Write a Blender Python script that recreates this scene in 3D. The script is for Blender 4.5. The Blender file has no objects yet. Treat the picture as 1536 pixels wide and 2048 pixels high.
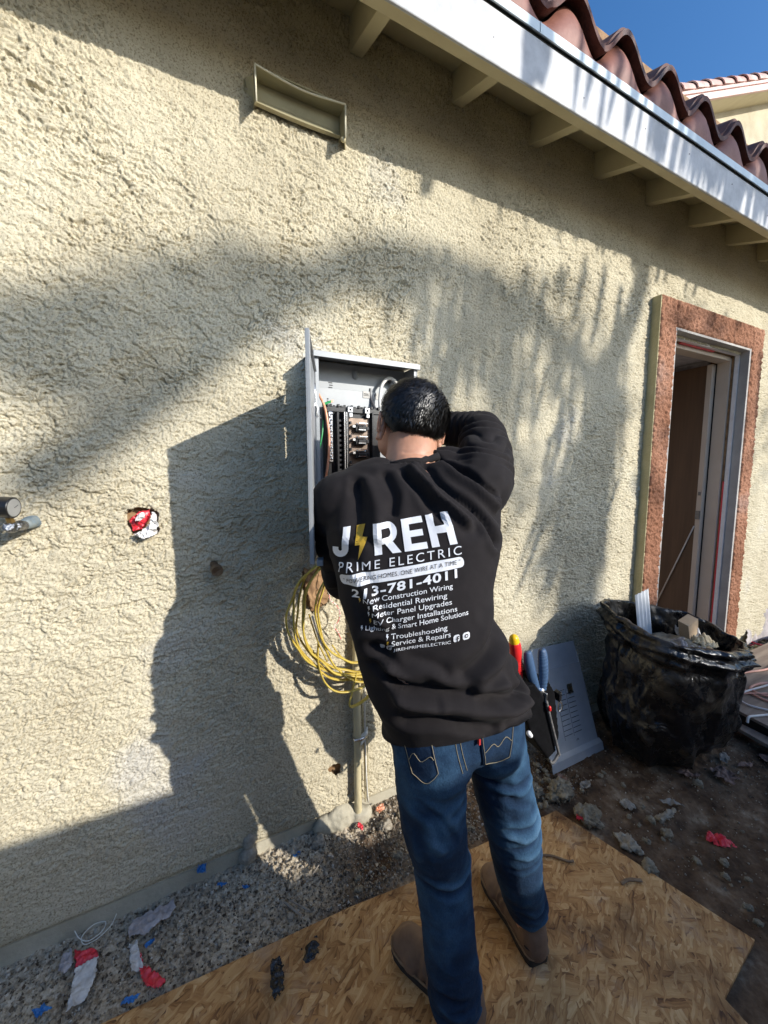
import bpy, bmesh, math, random
import numpy as np
from mathutils import Vector, Matrix
from mathutils.bvhtree import BVHTree
R = math.radians
SC = bpy.context.scene
COL = SC.collection
rng = np.random.default_rng(7)
random.seed(7)

# ------------------------------------------------------------------ camera, world, sun, exposure
cam_d = bpy.data.cameras.new('camera')
cam = bpy.data.objects.new('camera', cam_d); COL.objects.link(cam)
cam_d.sensor_fit = 'HORIZONTAL'; cam_d.sensor_width = 36.0; cam_d.lens = 769.0 / 1536.0 * 36.0
cam_d.clip_start = 0.02; cam_d.clip_end = 2000
def cam_axes(yaw, pitch, roll):
    cy, sy, cp, sp = math.cos(yaw), math.sin(yaw), math.cos(pitch), math.sin(pitch)
    f = np.array([sy*cp, cy*cp, sp]); r = np.array([cy, -sy, 0.]); d = np.cross(f, r)
    cr, sr = math.cos(roll), math.sin(roll)
    return cr*r + sr*d, -sr*r + cr*d, f
_r, _d, _f = cam_axes(R(26.37), R(-5.92), R(0.154))
cam.matrix_world = Matrix(((_r[0], -_d[0], -_f[0], 0.0), (_r[1], -_d[1], -_f[1], -1.31), (_r[2], -_d[2], -_f[2], 1.37), (0, 0, 0, 1)))
SC.camera = cam

SUN = Vector((0.66, -1.0, 0.54)).normalized()
world = bpy.data.worlds.new('World'); SC.world = world; world.use_nodes = True
wn = world.node_tree; wn.nodes.clear()
sky = wn.nodes.new('ShaderNodeTexSky'); sky.sky_type = 'NISHITA'; sky.sun_disc = False
sky.sun_elevation = math.asin(SUN.z); sky.sun_rotation = math.atan2(SUN.x, SUN.y)
sky.air_density = 1.4; sky.dust_density = 4.0; sky.ozone_density = 9.0; sky.altitude = 0
bg = wn.nodes.new('ShaderNodeBackground'); bg.inputs['Strength'].default_value = 0.15
wo = wn.nodes.new('ShaderNodeOutputWorld')
hs = wn.nodes.new('ShaderNodeHueSaturation'); hs.inputs['Saturation'].default_value = 1.10; wn.links.new(sky.outputs[0], hs.inputs['Color']); wn.links.new(hs.outputs[0], bg.inputs[0]); wn.links.new(bg.outputs[0], wo.inputs[0])
sl = bpy.data.lights.new('sun', 'SUN'); sl.energy = 3.8; sl.angle = R(0.53); sl.color = (1.0, 0.95, 0.87)
so = bpy.data.objects.new('sun', sl); COL.objects.link(so)
so.rotation_euler = SUN.to_track_quat('Z', 'Y').to_euler(); so.location = (6, -9, 8)
SC.view_settings.view_transform = 'Standard'; SC.view_settings.look = 'None'
SC.view_settings.exposure = 0.54; SC.view_settings.gamma = 1
SC.cycles.max_bounces = 8; SC.cycles.diffuse_bounces = 4
try: SC.cycles.use_denoising = True
except Exception: pass

# ------------------------------------------------------------------ noise
def _h(ix, iy, iz, seed):
    h = (ix.astype(np.uint32)*np.uint32(374761393) + iy.astype(np.uint32)*np.uint32(668265263) + iz.astype(np.uint32)*np.uint32(2147483647 & 1274126177) + np.uint32((seed*2654435761) & 0xffffffff))
    h = (h ^ (h >> np.uint32(13))) * np.uint32(1274126177)
    h = (h ^ (h >> np.uint32(16))) * np.uint32(2246822519)
    return ((h ^ (h >> np.uint32(15))) & np.uint32(0xffffff)).astype(np.float32) / 8388607.5 - 1.0
def n3(x, y, z, seed=0):
    x = np.asarray(x, np.float64); y = np.asarray(y, np.float64)+0*x; z = np.asarray(z, np.float64)+0*x
    x0 = np.floor(x); y0 = np.floor(y); z0 = np.floor(z)
    fx, fy, fz = x-x0, y-y0, z-z0
    ix, iy, iz = x0.astype(np.int64), y0.astype(np.int64), z0.astype(np.int64)
    s = lambda t: t*t*t*(t*(t*6-15)+10)
    u, v, w = s(fx), s(fy), s(fz)
    def c(a, b, d): return _h((ix+a) & 0xffffffff, (iy+b) & 0xffffffff, (iz+d) & 0xffffffff, seed)
    l = lambda a, b, t: a + (b-a)*t
    return l(l(l(c(0,0,0), c(1,0,0), u), l(c(0,1,0), c(1,1,0), u), v), l(l(c(0,0,1), c(1,0,1), u), l(c(0,1,1), c(1,1,1), u), v), w)
def n2(x, y, seed=0):
    x = np.asarray(x, np.float64); y = np.asarray(y, np.float64)+0*x
    x0 = np.floor(x); y0 = np.floor(y); fx, fy = x-x0, y-y0
    ix, iy = x0.astype(np.int64), y0.astype(np.int64); z = np.zeros_like(ix)
    s = lambda t: t*t*t*(t*(t*6-15)+10)
    u, v = s(fx), s(fy)
    def c(a, b): return _h((ix+a) & 0xffffffff, (iy+b) & 0xffffffff, z, seed)
    a = c(0,0) + (c(1,0)-c(0,0))*u; b = c(0,1) + (c(1,1)-c(0,1))*u
    return a + (b-a)*v
def fbm2(x, y, o=3, seed=0, g=0.5):
    r = 0; a = 1.0; t = 0
    for i in range(o):
        r = r + a*n2(x*2**i+i*17.3, y*2**i-i*9.1, seed+i*13); t += a; a *= g
    return r/t
def fbm3(x, y, z, o=3, seed=0, g=0.5):
    r = 0; a = 1.0; t = 0
    for i in range(o):
        r = r + a*n3(x*2**i+i*17.3, y*2**i-i*9.1, z*2**i+i*3.7, seed+i*13); t += a; a *= g
    return r/t
def sstep(a, b, x):
    t = np.clip((x-a)/(b-a), 0, 1); return t*t*(3-2*t)

# ------------------------------------------------------------------ mesh builder
class MB:
    def __init__(s): s.v = []; s.f = []; s.m = []
    def add(s, vs, fs, mi=0):
        o = len(s.v); s.v.extend([tuple(float(c) for c in p) for p in vs]); s.f.extend([tuple(i+o for i in f) for f in fs]); s.m.extend([mi]*len(fs)); return s
    def box(s, a, b, mi=0, rot=None, piv=None):
        x0, y0, z0 = a; x1, y1, z1 = b
        vs = [Vector(p) for p in ((x0,y0,z0),(x1,y0,z0),(x1,y1,z0),(x0,y1,z0),(x0,y0,z1),(x1,y0,z1),(x1,y1,z1),(x0,y1,z1))]
        if rot is not None:
            c = Vector(piv) if piv is not None else (Vector(a)+Vector(b))/2
            vs = [rot @ (p-c) + c for p in vs]
        return s.add(vs, [(0,3,2,1),(4,5,6,7),(0,1,5,4),(1,2,6,5),(2,3,7,6),(3,0,4,7)], mi)
    def tube(s, pts, rad, n=10, cap=True, mi=0, flat=1.0, up=None):
        pts = [Vector(p) for p in pts]; N = len(pts)
        rad = [rad]*N if not hasattr(rad, '__len__') else list(rad)
        T = [(pts[min(i+1,N-1)]-pts[max(i-1,0)]).normalized() for i in range(N)]
        a = Vector(up) if up is not None else (Vector((0,0,1)) if abs(T[0].z) < .9 else Vector((1,0,0)))
        u = (a - T[0]*a.dot(T[0])).normalized(); vs = []; fs = []
        for i in range(N):
            u = (u - T[i]*u.dot(T[i])).normalized(); w = T[i].cross(u)
            for k in range(n):
                t = 2*math.pi*k/n
                vs.append(pts[i] + u*math.cos(t)*rad[i]*flat + w*math.sin(t)*rad[i])
        for i in range(N-1):
            for k in range(n):
                k2 = (k+1) % n; fs.append((i*n+k, i*n+k2, (i+1)*n+k2, (i+1)*n+k))
        if cap: fs.append(tuple(range(n-1, -1, -1))); fs.append(tuple((N-1)*n+k for k in range(n)))
        return s.add(vs, fs, mi)
    def cap(s, a, b, ra, rb, n=14, mi=0):   # tapered capsule
        a = Vector(a); b = Vector(b); d = (b-a); L = max(d.length, 1e-6); d = d/L
        pts = []; rr = []
        for k in range(5):
            t = math.pi/2*k/5; pts.append(a - d*ra*math.cos(t)); rr.append(max(ra*math.sin(t), 1e-4))
        for k in range(5): pts.append(a + (b-a)*k/4); rr.append(ra+(rb-ra)*k/4)
        for k in range(1, 6):
            t = math.pi/2*k/5; pts.append(b + d*rb*math.sin(t)); rr.append(max(rb*math.cos(t), 1e-4))
        return s.tube(pts, rr, n, True, mi)
    def chain(s, P, rr, n=14):
        for i in range(len(P)-1): s.cap(P[i], P[i+1], rr[i], rr[i+1], n)
        return s
    def sphere(s, c, r, n=14, m=9, mi=0, rot=None):
        r = r if hasattr(r, '__len__') else (r, r, r); c = Vector(c); vs = []; fs = []
        for j in range(m+1):
            ph = math.pi*j/m
            for k in range(n):
                t = 2*math.pi*k/n
                p = Vector((r[0]*math.sin(ph)*math.cos(t), r[1]*math.sin(ph)*math.sin(t), r[2]*math.cos(ph)))
                vs.append(c + (rot @ p if rot is not None else p))
        for j in range(m):
            for k in range(n):
                k2 = (k+1) % n; fs.append((j*n+k, (j+1)*n+k, (j+1)*n+k2, j*n+k2))
        return s.add(vs, fs, mi)
    def prism(s, poly, d, mi=0):   # poly: 3D points, extruded by vector d
        n = len(poly); d = Vector(d); P = [Vector(p) for p in poly]
        return s.add(P+[p+d for p in P], [tuple(range(n-1,-1,-1)), tuple(range(n, 2*n))] + [(i, (i+1) % n, n+(i+1) % n, n+i) for i in range(n)], mi)
    def loft(s, rings, cap=True, mi=0):
        n = len(rings[0]); vs = [p for r in rings for p in r]; fs = []
        for i in range(len(rings)-1):
            for k in range(n):
                k2 = (k+1) % n; fs.append((i*n+k, i*n+k2, (i+1)*n+k2, (i+1)*n+k))
        if cap: fs.append(tuple(range(n-1,-1,-1))); fs.append(tuple((len(rings)-1)*n+k for k in range(n)))
        return s.add(vs, fs, mi)

def mesh_np(name, V, F, uv=None):
    me = bpy.data.meshes.new(name); V = np.ascontiguousarray(V, np.float32); F = np.ascontiguousarray(F, np.int32); k = F.shape[1]
    me.vertices.add(len(V)); me.vertices.foreach_set('co', V.ravel())
    me.loops.add(F.size); me.loops.foreach_set('vertex_index', F.ravel())
    me.polygons.add(len(F)); me.polygons.foreach_set('loop_start', np.arange(0, F.size, k, dtype=np.int32))
    me.polygons.foreach_set('loop_total', np.full(len(F), k, np.int32))
    me.update(calc_edges=True); return me
def getv(me):
    a = np.empty(len(me.vertices)*3, np.float32); me.vertices.foreach_get('co', a); return a.reshape(-1, 3).astype(np.float64)
def setv(me, V): me.vertices.foreach_set('co', np.ascontiguousarray(V, np.float32).ravel()); me.update()
def getn(me):
    a = np.empty(len(me.vertices)*3, np.float32); me.vertices.foreach_get('normal', a); return a.reshape(-1, 3).astype(np.float64)
def grid_faces(nr, nc, keep=None):
    i = np.arange(nr-1)[:, None]*nc + np.arange(nc-1)[None, :]
    F = np.stack([i, i+1, i+nc+1, i+nc], -1).reshape(-1, 4)
    return F if keep is None else F[keep.ravel()]

def tag(o, label=None, cat=None, group=None, kind=None):
    if label: o['label'] = label
    if cat: o['category'] = cat
    if group: o['group'] = group
    if kind: o['kind'] = kind
    return o
def thing(name, loc, label, cat, group=None):
    o = bpy.data.objects.new(name, None); COL.objects.link(o); o.location = loc; o.empty_display_size = .05
    return tag(o, label, cat, group)
def woff(o):
    v = Vector((0,0,0))
    while o is not None: v += o.location; o = o.parent
    return v
def obj(name, src, mats, parent=None, smooth=False, bevel=0, label=None, cat=None, group=None, kind=None, ang=None):
    """links ONE mesh object; source vertices are in world space, the object's origin is moved to its base"""
    if isinstance(src, MB):
        me = bpy.data.meshes.new(name); me.from_pydata(src.v, [], src.f); me.polygons.foreach_set('material_index', src.m)
        bm = bmesh.new(); bm.from_mesh(me); bmesh.ops.recalc_face_normals(bm, faces=bm.faces); bm.to_mesh(me); bm.free()
    else: me = src; me.name = name
    for m in (mats if isinstance(mats, (list, tuple)) else [mats]): me.materials.append(m)
    if smooth: me.polygons.foreach_set('use_smooth', [True]*len(me.polygons))
    o = bpy.data.objects.new(name, me); COL.objects.link(o)
    V = getv(me); base = Vector(((V[:,0].min()+V[:,0].max())/2, (V[:,1].min()+V[:,1].max())/2, V[:,2].min()))
    po = woff(parent); setv(me, V - np.array(base)); o.location = base - po
    if parent is not None: o.parent = parent
    if bevel:
        b = o.modifiers.new('bevel', 'BEVEL'); b.width = bevel; b.segments = 2; b.limit_method = 'ANGLE'; b.angle_limit = R(35)
    if smooth and ang:
        try: me.set_sharp_from_angle(angle=R(ang))
        except Exception: pass
    return tag(o, label, cat, group, kind)
def remesh(mb, vox, smooth=6, fac=0.5):
    me = bpy.data.meshes.new('tmp'); me.from_pydata(mb.v, [], mb.f)
    bm = bmesh.new(); bm.from_mesh(me); bmesh.ops.recalc_face_normals(bm, faces=bm.faces); bm.to_mesh(me); bm.free()
    o = bpy.data.objects.new('tmp', me); COL.objects.link(o)
    m = o.modifiers.new('r', 'REMESH'); m.mode = 'VOXEL'; m.voxel_size = vox
    if smooth: s = o.modifiers.new('s', 'SMOOTH'); s.factor = fac; s.iterations = smooth
    dg = bpy.context.evaluated_depsgraph_get(); dg.update()
    r = bpy.data.meshes.new_from_object(o.evaluated_get(dg)); r.update()
    bpy.data.objects.remove(o); bpy.data.meshes.remove(me); return r
def spline(P, n=8):
    P = [np.array(p, float) for p in P]; out = []
    Q = [2*P[0]-P[1]] + P + [2*P[-1]-P[-2]]
    for i in range(1, len(Q)-2):
        a, b, c, d = Q[i-1:i+3]
        for k in range(n):
            t = k/n; out.append(.5*((2*b)+(-a+c)*t+(2*a-5*b+4*c-d)*t*t+(-a+3*b-3*c+d)*t**3))
    out.append(P[-1]); return out

# ------------------------------------------------------------------ materials
def newmat(name):
    m = bpy.data.materials.new(name); m.use_nodes = True; nt = m.node_tree; b = nt.nodes['Principled BSDF']; return m, nt, b
def N(nt, t, **k):
    n = nt.nodes.new(t)
    for a, v in k.items():
        if a.startswith('i_'): n.inputs[int(a[2:]) if a[2:].isdigit() else a[2:].replace('_', ' ')].default_value = v
        else: setattr(n, a, v)
    return n
def ramp(nt, fac, stops):
    r = nt.nodes.new('ShaderNodeValToRGB'); e = r.color_ramp.elements
    while len(e) > 1: e.remove(e[-1])
    e[0].position = stops[0][0]; e[0].color = (*stops[0][1], 1)
    for p, c in stops[1:]: x = e.new(p); x.color = (*c, 1)
    nt.links.new(fac, r.inputs[0]); return r.outputs[0]
def pmat(name, c1, c2=None, sc=8.0, rough=.6, rough2=None, metal=0, bump=None, spec=.5, det=6, lo=.35, hi=.65, coat=0, sheen=0, trans=0, fine=None, stretch=None):
    m, nt, b = newmat(name); L = nt.links.new
    tc = N(nt, 'ShaderNodeTexCoord'); src = tc.outputs['Object']
    if stretch: mp = N(nt, 'ShaderNodeMapping'); mp.inputs['Scale'].default_value = stretch; L(src, mp.inputs[0]); src = mp.outputs[0]
    b.inputs['Base Color'].default_value = (*c1, 1); b.inputs['Roughness'].default_value = rough; b.inputs['Metallic'].default_value = metal
    b.inputs['Specular IOR Level'].default_value = spec; b.inputs['Coat Weight'].default_value = coat; b.inputs['Coat Roughness'].default_value = .15
    b.inputs['Sheen Weight'].default_value = sheen; b.inputs['Transmission Weight'].default_value = trans
    n = N(nt, 'ShaderNodeTexNoise'); n.inputs['Scale'].default_value = sc; n.inputs['Detail'].default_value = det; n.inputs['Roughness'].default_value = .6; L(src, n.inputs['Vector'])
    if c2: L(ramp(nt, n.outputs[0], [(lo, c1), (hi, c2)]), b.inputs['Base Color'])
    if rough2 is not None:
        mr = N(nt, 'ShaderNodeMapRange'); mr.inputs[1].default_value = .3; mr.inputs[2].default_value = .7; mr.inputs[3].default_value = rough; mr.inputs[4].default_value = rough2
        L(n.outputs[0], mr.inputs[0]); L(mr.outputs[0], b.inputs['Roughness'])
    if bump:
        nb = N(nt, 'ShaderNodeTexNoise'); nb.inputs['Scale'].default_value = bump[0]; nb.inputs['Detail'].default_value = 5; nb.inputs['Roughness'].default_value = .65; L(src, nb.inputs['Vector'])
        bp = N(nt, 'ShaderNodeBump'); bp.inputs['Strength'].default_value = bump[1]; bp.inputs['Distance'].default_value = bump[2]
        L(nb.outputs[0], bp.inputs['Height']); L(bp.outputs[0], b.inputs['Normal'])
    return m
def stucco_mat(name, a, b2, dirt):
    m, nt, b = newmat(name); L = nt.links.new; tc = N(nt, 'ShaderNodeTexCoord'); P = tc.outputs['Object']
    n1 = N(nt, 'ShaderNodeTexNoise'); n1.inputs['Scale'].default_value = 2.3; n1.inputs['Detail'].default_value = 5; L(P, n1.inputs['Vector'])
    n2_ = N(nt, 'ShaderNodeTexNoise'); n2_.inputs['Scale'].default_value = 210; n2_.inputs['Detail'].default_value = 3; L(P, n2_.inputs['Vector'])
    c1 = ramp(nt, n1.outputs[0], [(.30, tuple(.86*q for q in a)), (.42, a), (.60, b2), (.72, tuple(.5*q+.5*sum(b2)/3 for q in b2))]); c2 = ramp(nt, n2_.outputs[0], [(.33, dirt), (.48, (1,1,1))])
    mx = N(nt, 'ShaderNodeMix', data_type='RGBA', blend_type='MULTIPLY'); mx.inputs[0].default_value = .75
    L(c1, mx.inputs[6]); L(c2, mx.inputs[7]); L(mx.outputs[2], b.inputs['Base Color'])
    b.inputs['Roughness'].default_value = .93; b.inputs['Specular IOR Level'].default_value = .2
    nb = N(nt, 'ShaderNodeTexNoise'); nb.inputs['Scale'].default_value = 330; nb.inputs['Detail'].default_value = 4; L(P, nb.inputs['Vector'])
    bp = N(nt, 'ShaderNodeBump'); bp.inputs['Strength'].default_value = .9; bp.inputs['Distance'].default_value = .0016
    L(nb.outputs[0], bp.inputs['Height']); L(bp.outputs[0], b.inputs['Normal']); return m
M = {}
M['stucco'] = stucco_mat('stucco cream', (.505,.450,.325), (.575,.52,.385), (.36,.32,.25))
M['stucco_red'] = stucco_mat('stucco terracotta', (.27,.125,.072), (.39,.20,.125), (.30,.20,.17))
M['stucco_side'] = pmat('stucco trim side', (.46,.40,.22), (.54,.48,.28), 9, .9, bump=(90, .7, .004))
M['stucco_grey'] = pmat('cement return', (.34,.32,.30), (.46,.44,.41), 6, .9, bump=(60, .8, .004))
M['concrete'] = pmat('foundation', (.36,.33,.25), (.47,.43,.33), 9, .95, bump=(70, .7, .004))
M['brown_paper'] = pmat('brown building paper', (.20,.11,.05), (.36,.22,.11), 30, .85, bump=(50, .6, .003))
M['tan_paint'] = pmat('tan painted timber', (.50,.43,.26), (.57,.50,.31), 5, .55, bump=(60, .25, .002), stretch=(1,1,1))
M['white_paint'] = pmat('white painted fascia', (.40,.405,.41), (.54,.545,.55), 9, .55, lo=.40, hi=.60, bump=(45, .35, .003))
M['drip'] = pmat('galvanised drip edge', (.46,.52,.53), (.56,.62,.62), 6, .35, metal=.2)
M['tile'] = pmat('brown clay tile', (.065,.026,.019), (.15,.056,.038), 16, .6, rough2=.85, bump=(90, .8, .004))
M['closure_clay'] = pmat('red clay closure', (.19,.068,.045), (.29,.12,.085), 11, .6, bump=(60, .5, .003))  # red clay of the closure strip below the tile ends
M['tile_pink'] = pmat('pink clay rake tile', (.45,.22,.18), (.72,.55,.47), 2.2, .7, bump=(40, .4, .004))
M['pink'] = pmat('pink painted board', (.62,.42,.38), (.70,.50,.46), 3, .6)
M['grey_metal'] = pmat('grey enamel steel', (.24,.255,.265), (.28,.295,.305), 12, .38, rough2=.5, metal=.15, bump=(180, .08, .001))
M['grey_metal_l'] = pmat('light grey enamel steel', (.29,.305,.315), (.34,.355,.365), 14, .4, metal=.1)
M['silver'] = pmat('bright metal', (.72,.73,.74), None, 20, .25, metal=1, bump=(90, .2, .001))
M['darkmetal'] = pmat('dark metal', (.12,.12,.12), (.2,.2,.2), 20, .35, metal=.8)
M['black_plastic'] = pmat('black plastic', (.012,.012,.013), None, 20, .3, bump=(150, .2, .001))
M['copper_busbar'] = pmat('tinned busbar', (.13,.095,.07), (.24,.185,.15), 30, .35, metal=.7)
M['cover_metal'] = pmat('light grey cover steel', (.36,.38,.40), (.42,.44,.46), 14, .4, metal=.1, bump=(150, .1, .001))
M['orange_wire'] = pmat('orange wire', (.75,.25,.10), (.85,.45,.30), 120, .35, stretch=(1,1,.3))
M['green_wire'] = pmat('green wire', (.02,.28,.08), None, 20, .35)
M['white_wire'] = pmat('white wire', (.78,.76,.70), None, 20, .35)
M['grey_wire'] = pmat('dark grey cable', (.07,.07,.075), None, 20, .4)
M['yellow_cable'] = pmat('yellow cable sheath', (.42,.29,.035), (.55,.42,.09), 25, .38, bump=(80, .15, .001))
M['yellow_tape'] = pmat('bright yellow cable end', (.90,.72,.02), None, 25, .35)
M['pink_string'] = pmat('red and white string', (.75,.16,.16), (.85,.75,.72), 60, .8, lo=.48, hi=.52)
M['white_string'] = pmat('white string', (.72,.70,.62), None, 60, .8)
M['paper'] = pmat('white paper', (.44,.42,.39), (.66,.65,.62), 30, .75, bump=(60,.5,.003))
M['ink'] = pmat('ink', (.05,.05,.05), None, 10, .7)
M['red_tape'] = pmat('red tape', (.62,.02,.035), (.72,.05,.07), 60, .35, bump=(80, .4, .002))
M['white_plastic'] = pmat('white sheet plastic', (.74,.72,.70), (.82,.81,.80), 30, .3, bump=(70, .6, .004))
M['grey_paper'] = pmat('dusty paper scrap', (.30,.27,.26), (.46,.42,.41), 25, .8, bump=(60, .5, .003))
M['blue_plastic'] = pmat('blue plastic scrap', (.02,.15,.42), (.04,.22,.55), 50, .35, bump=(60, .5, .002))
M['black_glossy'] = pmat('glossy black sheet', (.006,.006,.007), (.02,.02,.022), 30, .22, bump=(40, .8, .006))
M['brass'] = pmat('brass', (.55,.36,.12), (.40,.27,.12), 30, .35, metal=.9)
M['old_pipe'] = pmat('painted brass stub', (.13,.08,.045), (.24,.17,.10), 60, .55, metal=.4, bump=(90, .4, .002))
M['foil'] = pmat('crumpled foil tape', (.40,.41,.43), (.10,.11,.13), 45, .22, metal=.95, bump=(45, 1.0, .008))
M['blue_seal'] = pmat('blue grey sealant', (.12,.17,.21), (.24,.27,.26), 40, .6, bump=(70, .7, .004))
M['dial'] = pmat('gauge glass face', (.30,.30,.29), (.22,.225,.22), 12, .15)
M['hood'] = pmat('tan hood metal', (.42,.38,.24), (.30,.27,.17), 5, .42, metal=.25)
M['hood_edge_lit'] = pmat('sunlit hood edge', (.70,.66,.50), None, 5, .5)  # paler than the hood: sun on the rim is put into the colour
M['caulk'] = pmat('painted caulk', (.48,.42,.25), (.56,.50,.32), 40, .75, bump=(60, .6, .004))
M['door'] = pmat('brown door veneer', (.075,.038,.017), (.11,.058,.027), 4, .55, stretch=(6,6,.4))
M['jamb'] = pmat('tan jamb', (.50,.41,.32), (.55,.46,.37), 5, .55)
M['gap_shade'] = pmat('painted gap shade', (.02,.018,.015), None, 5, .9)  # near-black stands in for the shade in gaps and under the deck
M['sheath'] = pmat('weathered deck board', (.20,.15,.115), (.32,.26,.20), 7, .9, bump=(60, .7, .004), stretch=(.3,4,1))
M['orange_cord'] = pmat('faded orange cord', (.55,.26,.19), (.62,.35,.28), 30, .5)
M['white_cord'] = pmat('white cord', (.66,.64,.62), None, 30, .5)
M['straw'] = pmat('yellow insulation debris', (.62,.52,.26), (.72,.64,.40), 40, .9, bump=(90, 1, .006))
M['cardboard'] = pmat('cardboard', (.36,.25,.15), (.44,.33,.21), 12, .85, bump=(60, .3, .002))
M['tan_paper'] = pmat('crumpled tan paper', (.52,.42,.26), (.62,.52,.34), 20, .8, bump=(50, .6, .003))
M['mineral'] = pmat('crushed mortar', (.26,.22,.165), (.42,.38,.30), 50, .95, bump=(120, .8, .003))
M['rock'] = pmat('clod of mortar', (.17,.14,.095), (.34,.30,.22), 26, .95, bump=(90, 1, .006))
M['leaf_dry'] = pmat('dry leaf', (.15,.085,.06), (.24,.155,.12), 60, .7, bump=(90, .5, .002))
M['leaf_grey'] = pmat('pale dry leaf', (.20,.175,.145), (.32,.295,.25), 60, .7)
M['twig'] = pmat('twig', (.16,.10,.06), (.25,.17,.10), 60, .9)
M['leaf'] = pmat('tree foliage', (.05,.09,.03), (.09,.14,.045), 3, .6)
M['bark'] = pmat('bark', (.12,.09,.065), (.2,.16,.12), 12, .9, bump=(14, .9, .03))
M['block'] = pmat('block wall', (.36,.33,.29), (.44,.41,.36), 5, .9, bump=(60, .6, .004))
M['skin'] = pmat('skin', (.42,.205,.125), (.50,.26,.165), 14, .48, bump=(500, .25, .0006), spec=.4)
M['skin'].node_tree.nodes['Principled BSDF'].inputs['Subsurface Weight'].default_value = .15
M['skin'].node_tree.nodes['Principled BSDF'].inputs['Subsurface Radius'].default_value = (.012, .004, .002)
M['scalp'] = pmat('scalp stubble', (.025,.019,.016), (.06,.04,.03), 160, .6)
M['hair'] = pmat('black hair', (.006,.005,.0045), (.022,.020,.019), 60, .36, spec=.5, lo=.5, hi=.75)
M['shirt'] = pmat('black cotton jersey', (.0105,.0085,.0090), (.0145,.0120,.0125), 30, .85, sheen=.02, spec=.2, bump=(900, .35, .0005))
M['shirt'].node_tree.nodes['Principled BSDF'].inputs['Sheen Roughness'].default_value = .5
M['print'] = pmat('silver white print', (.60,.61,.63), (.70,.71,.73), 20, .42, bump=(70, .35, .002))
M['print_gold'] = pmat('gold print', (.42,.26,.02), (.50,.32,.03), 20, .45)
M['print_dark'] = pmat('dark print', (.025,.022,.023), None, 20, .8)
M['boot'] = pmat('brown nubuck', (.11,.066,.042), (.20,.125,.080), 12, .8, bump=(160, .4, .001))
M['boot_sole'] = pmat('dark rubber sole', (.022,.017,.014), None, 12, .8)
M['thread'] = pmat('jeans thread', (.27,.23,.15), None, 30, .8)
M['red_label'] = pmat('red tab', (.45,.03,.03), None, 30, .6)
M['nylon'] = pmat('black nylon', (.003,.003,.0035), (.006,.006,.007), 60, .85, spec=.1, bump=(600, .6, .001))
M['nylon_trim'] = pmat('worn grey nylon trim', (.06,.06,.06), (.16,.15,.14), 80, .8)
M['red_grip'] = pmat('red rubber grip', (.68,.02,.02), (.74,.03,.03), 30, .35)
M['yellow_grip'] = pmat('yellow rubber cap', (.85,.50,.01), None, 30, .35)
M['blue_grip'] = pmat('blue rubber grip', (.035,.075,.15), (.05,.10,.19), 60, .5)

def denim():
    m, nt, b = newmat('blue denim'); L = nt.links.new; tc = N(nt, 'ShaderNodeTexCoord'); P = tc.outputs['Object']
    n1 = N(nt, 'ShaderNodeTexNoise'); n1.inputs['Scale'].default_value = 5; n1.inputs['Detail'].default_value = 4; L(P, n1.inputs['Vector'])
    geo = N(nt, 'ShaderNodeAttribute'); geo.attribute_name = 'wear_sunlit'
    ad = N(nt, 'ShaderNodeMath', operation='ADD'); L(n1.outputs[0], ad.inputs[0]); L(geo.outputs['Fac'], ad.inputs[1])
    c1 = ramp(nt, ad.outputs[0], [(.30, (.005,.013,.033)), (.55, (.013,.035,.075)), (.68, (.032,.080,.145)), (1.0, (.12,.23,.35))])
    mp = N(nt, 'ShaderNodeMapping'); mp.inputs['Scale'].default_value = (900, 900, 160); L(P, mp.inputs[0])
    n3_ = N(nt, 'ShaderNodeTexNoise'); n3_.inputs['Scale'].default_value = 1; n3_.inputs['Detail'].default_value = 2; L(mp.outputs[0], n3_.inputs['Vector'])
    c2 = ramp(nt, n3_.outputs[0], [(.3, (.62,.66,.72)), (.7, (1.25,1.22,1.18))])
    mx = N(nt, 'ShaderNodeMix', data_type='RGBA', blend_type='MULTIPLY'); mx.inputs[0].default_value = .8
    L(c1, mx.inputs[6]); L(c2, mx.inputs[7]); L(mx.outputs[2], b.inputs['Base Color'])
    b.inputs['Roughness'].default_value = .9; b.inputs['Specular IOR Level'].default_value = .2
    nb = N(nt, 'ShaderNodeTexNoise'); nb.inputs['Scale'].default_value = 25; nb.inputs['Detail'].default_value = 8; nb.inputs['Roughness'].default_value = .7; L(P, nb.inputs['Vector'])
    bp = N(nt, 'ShaderNodeBump'); bp.inputs['Strength'].default_value = .6; bp.inputs['Distance'].default_value = .008
    L(nb.outputs[0], bp.inputs['Height']); L(bp.outputs[0], b.inputs['Normal']); return m
M['denim'] = denim()

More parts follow.
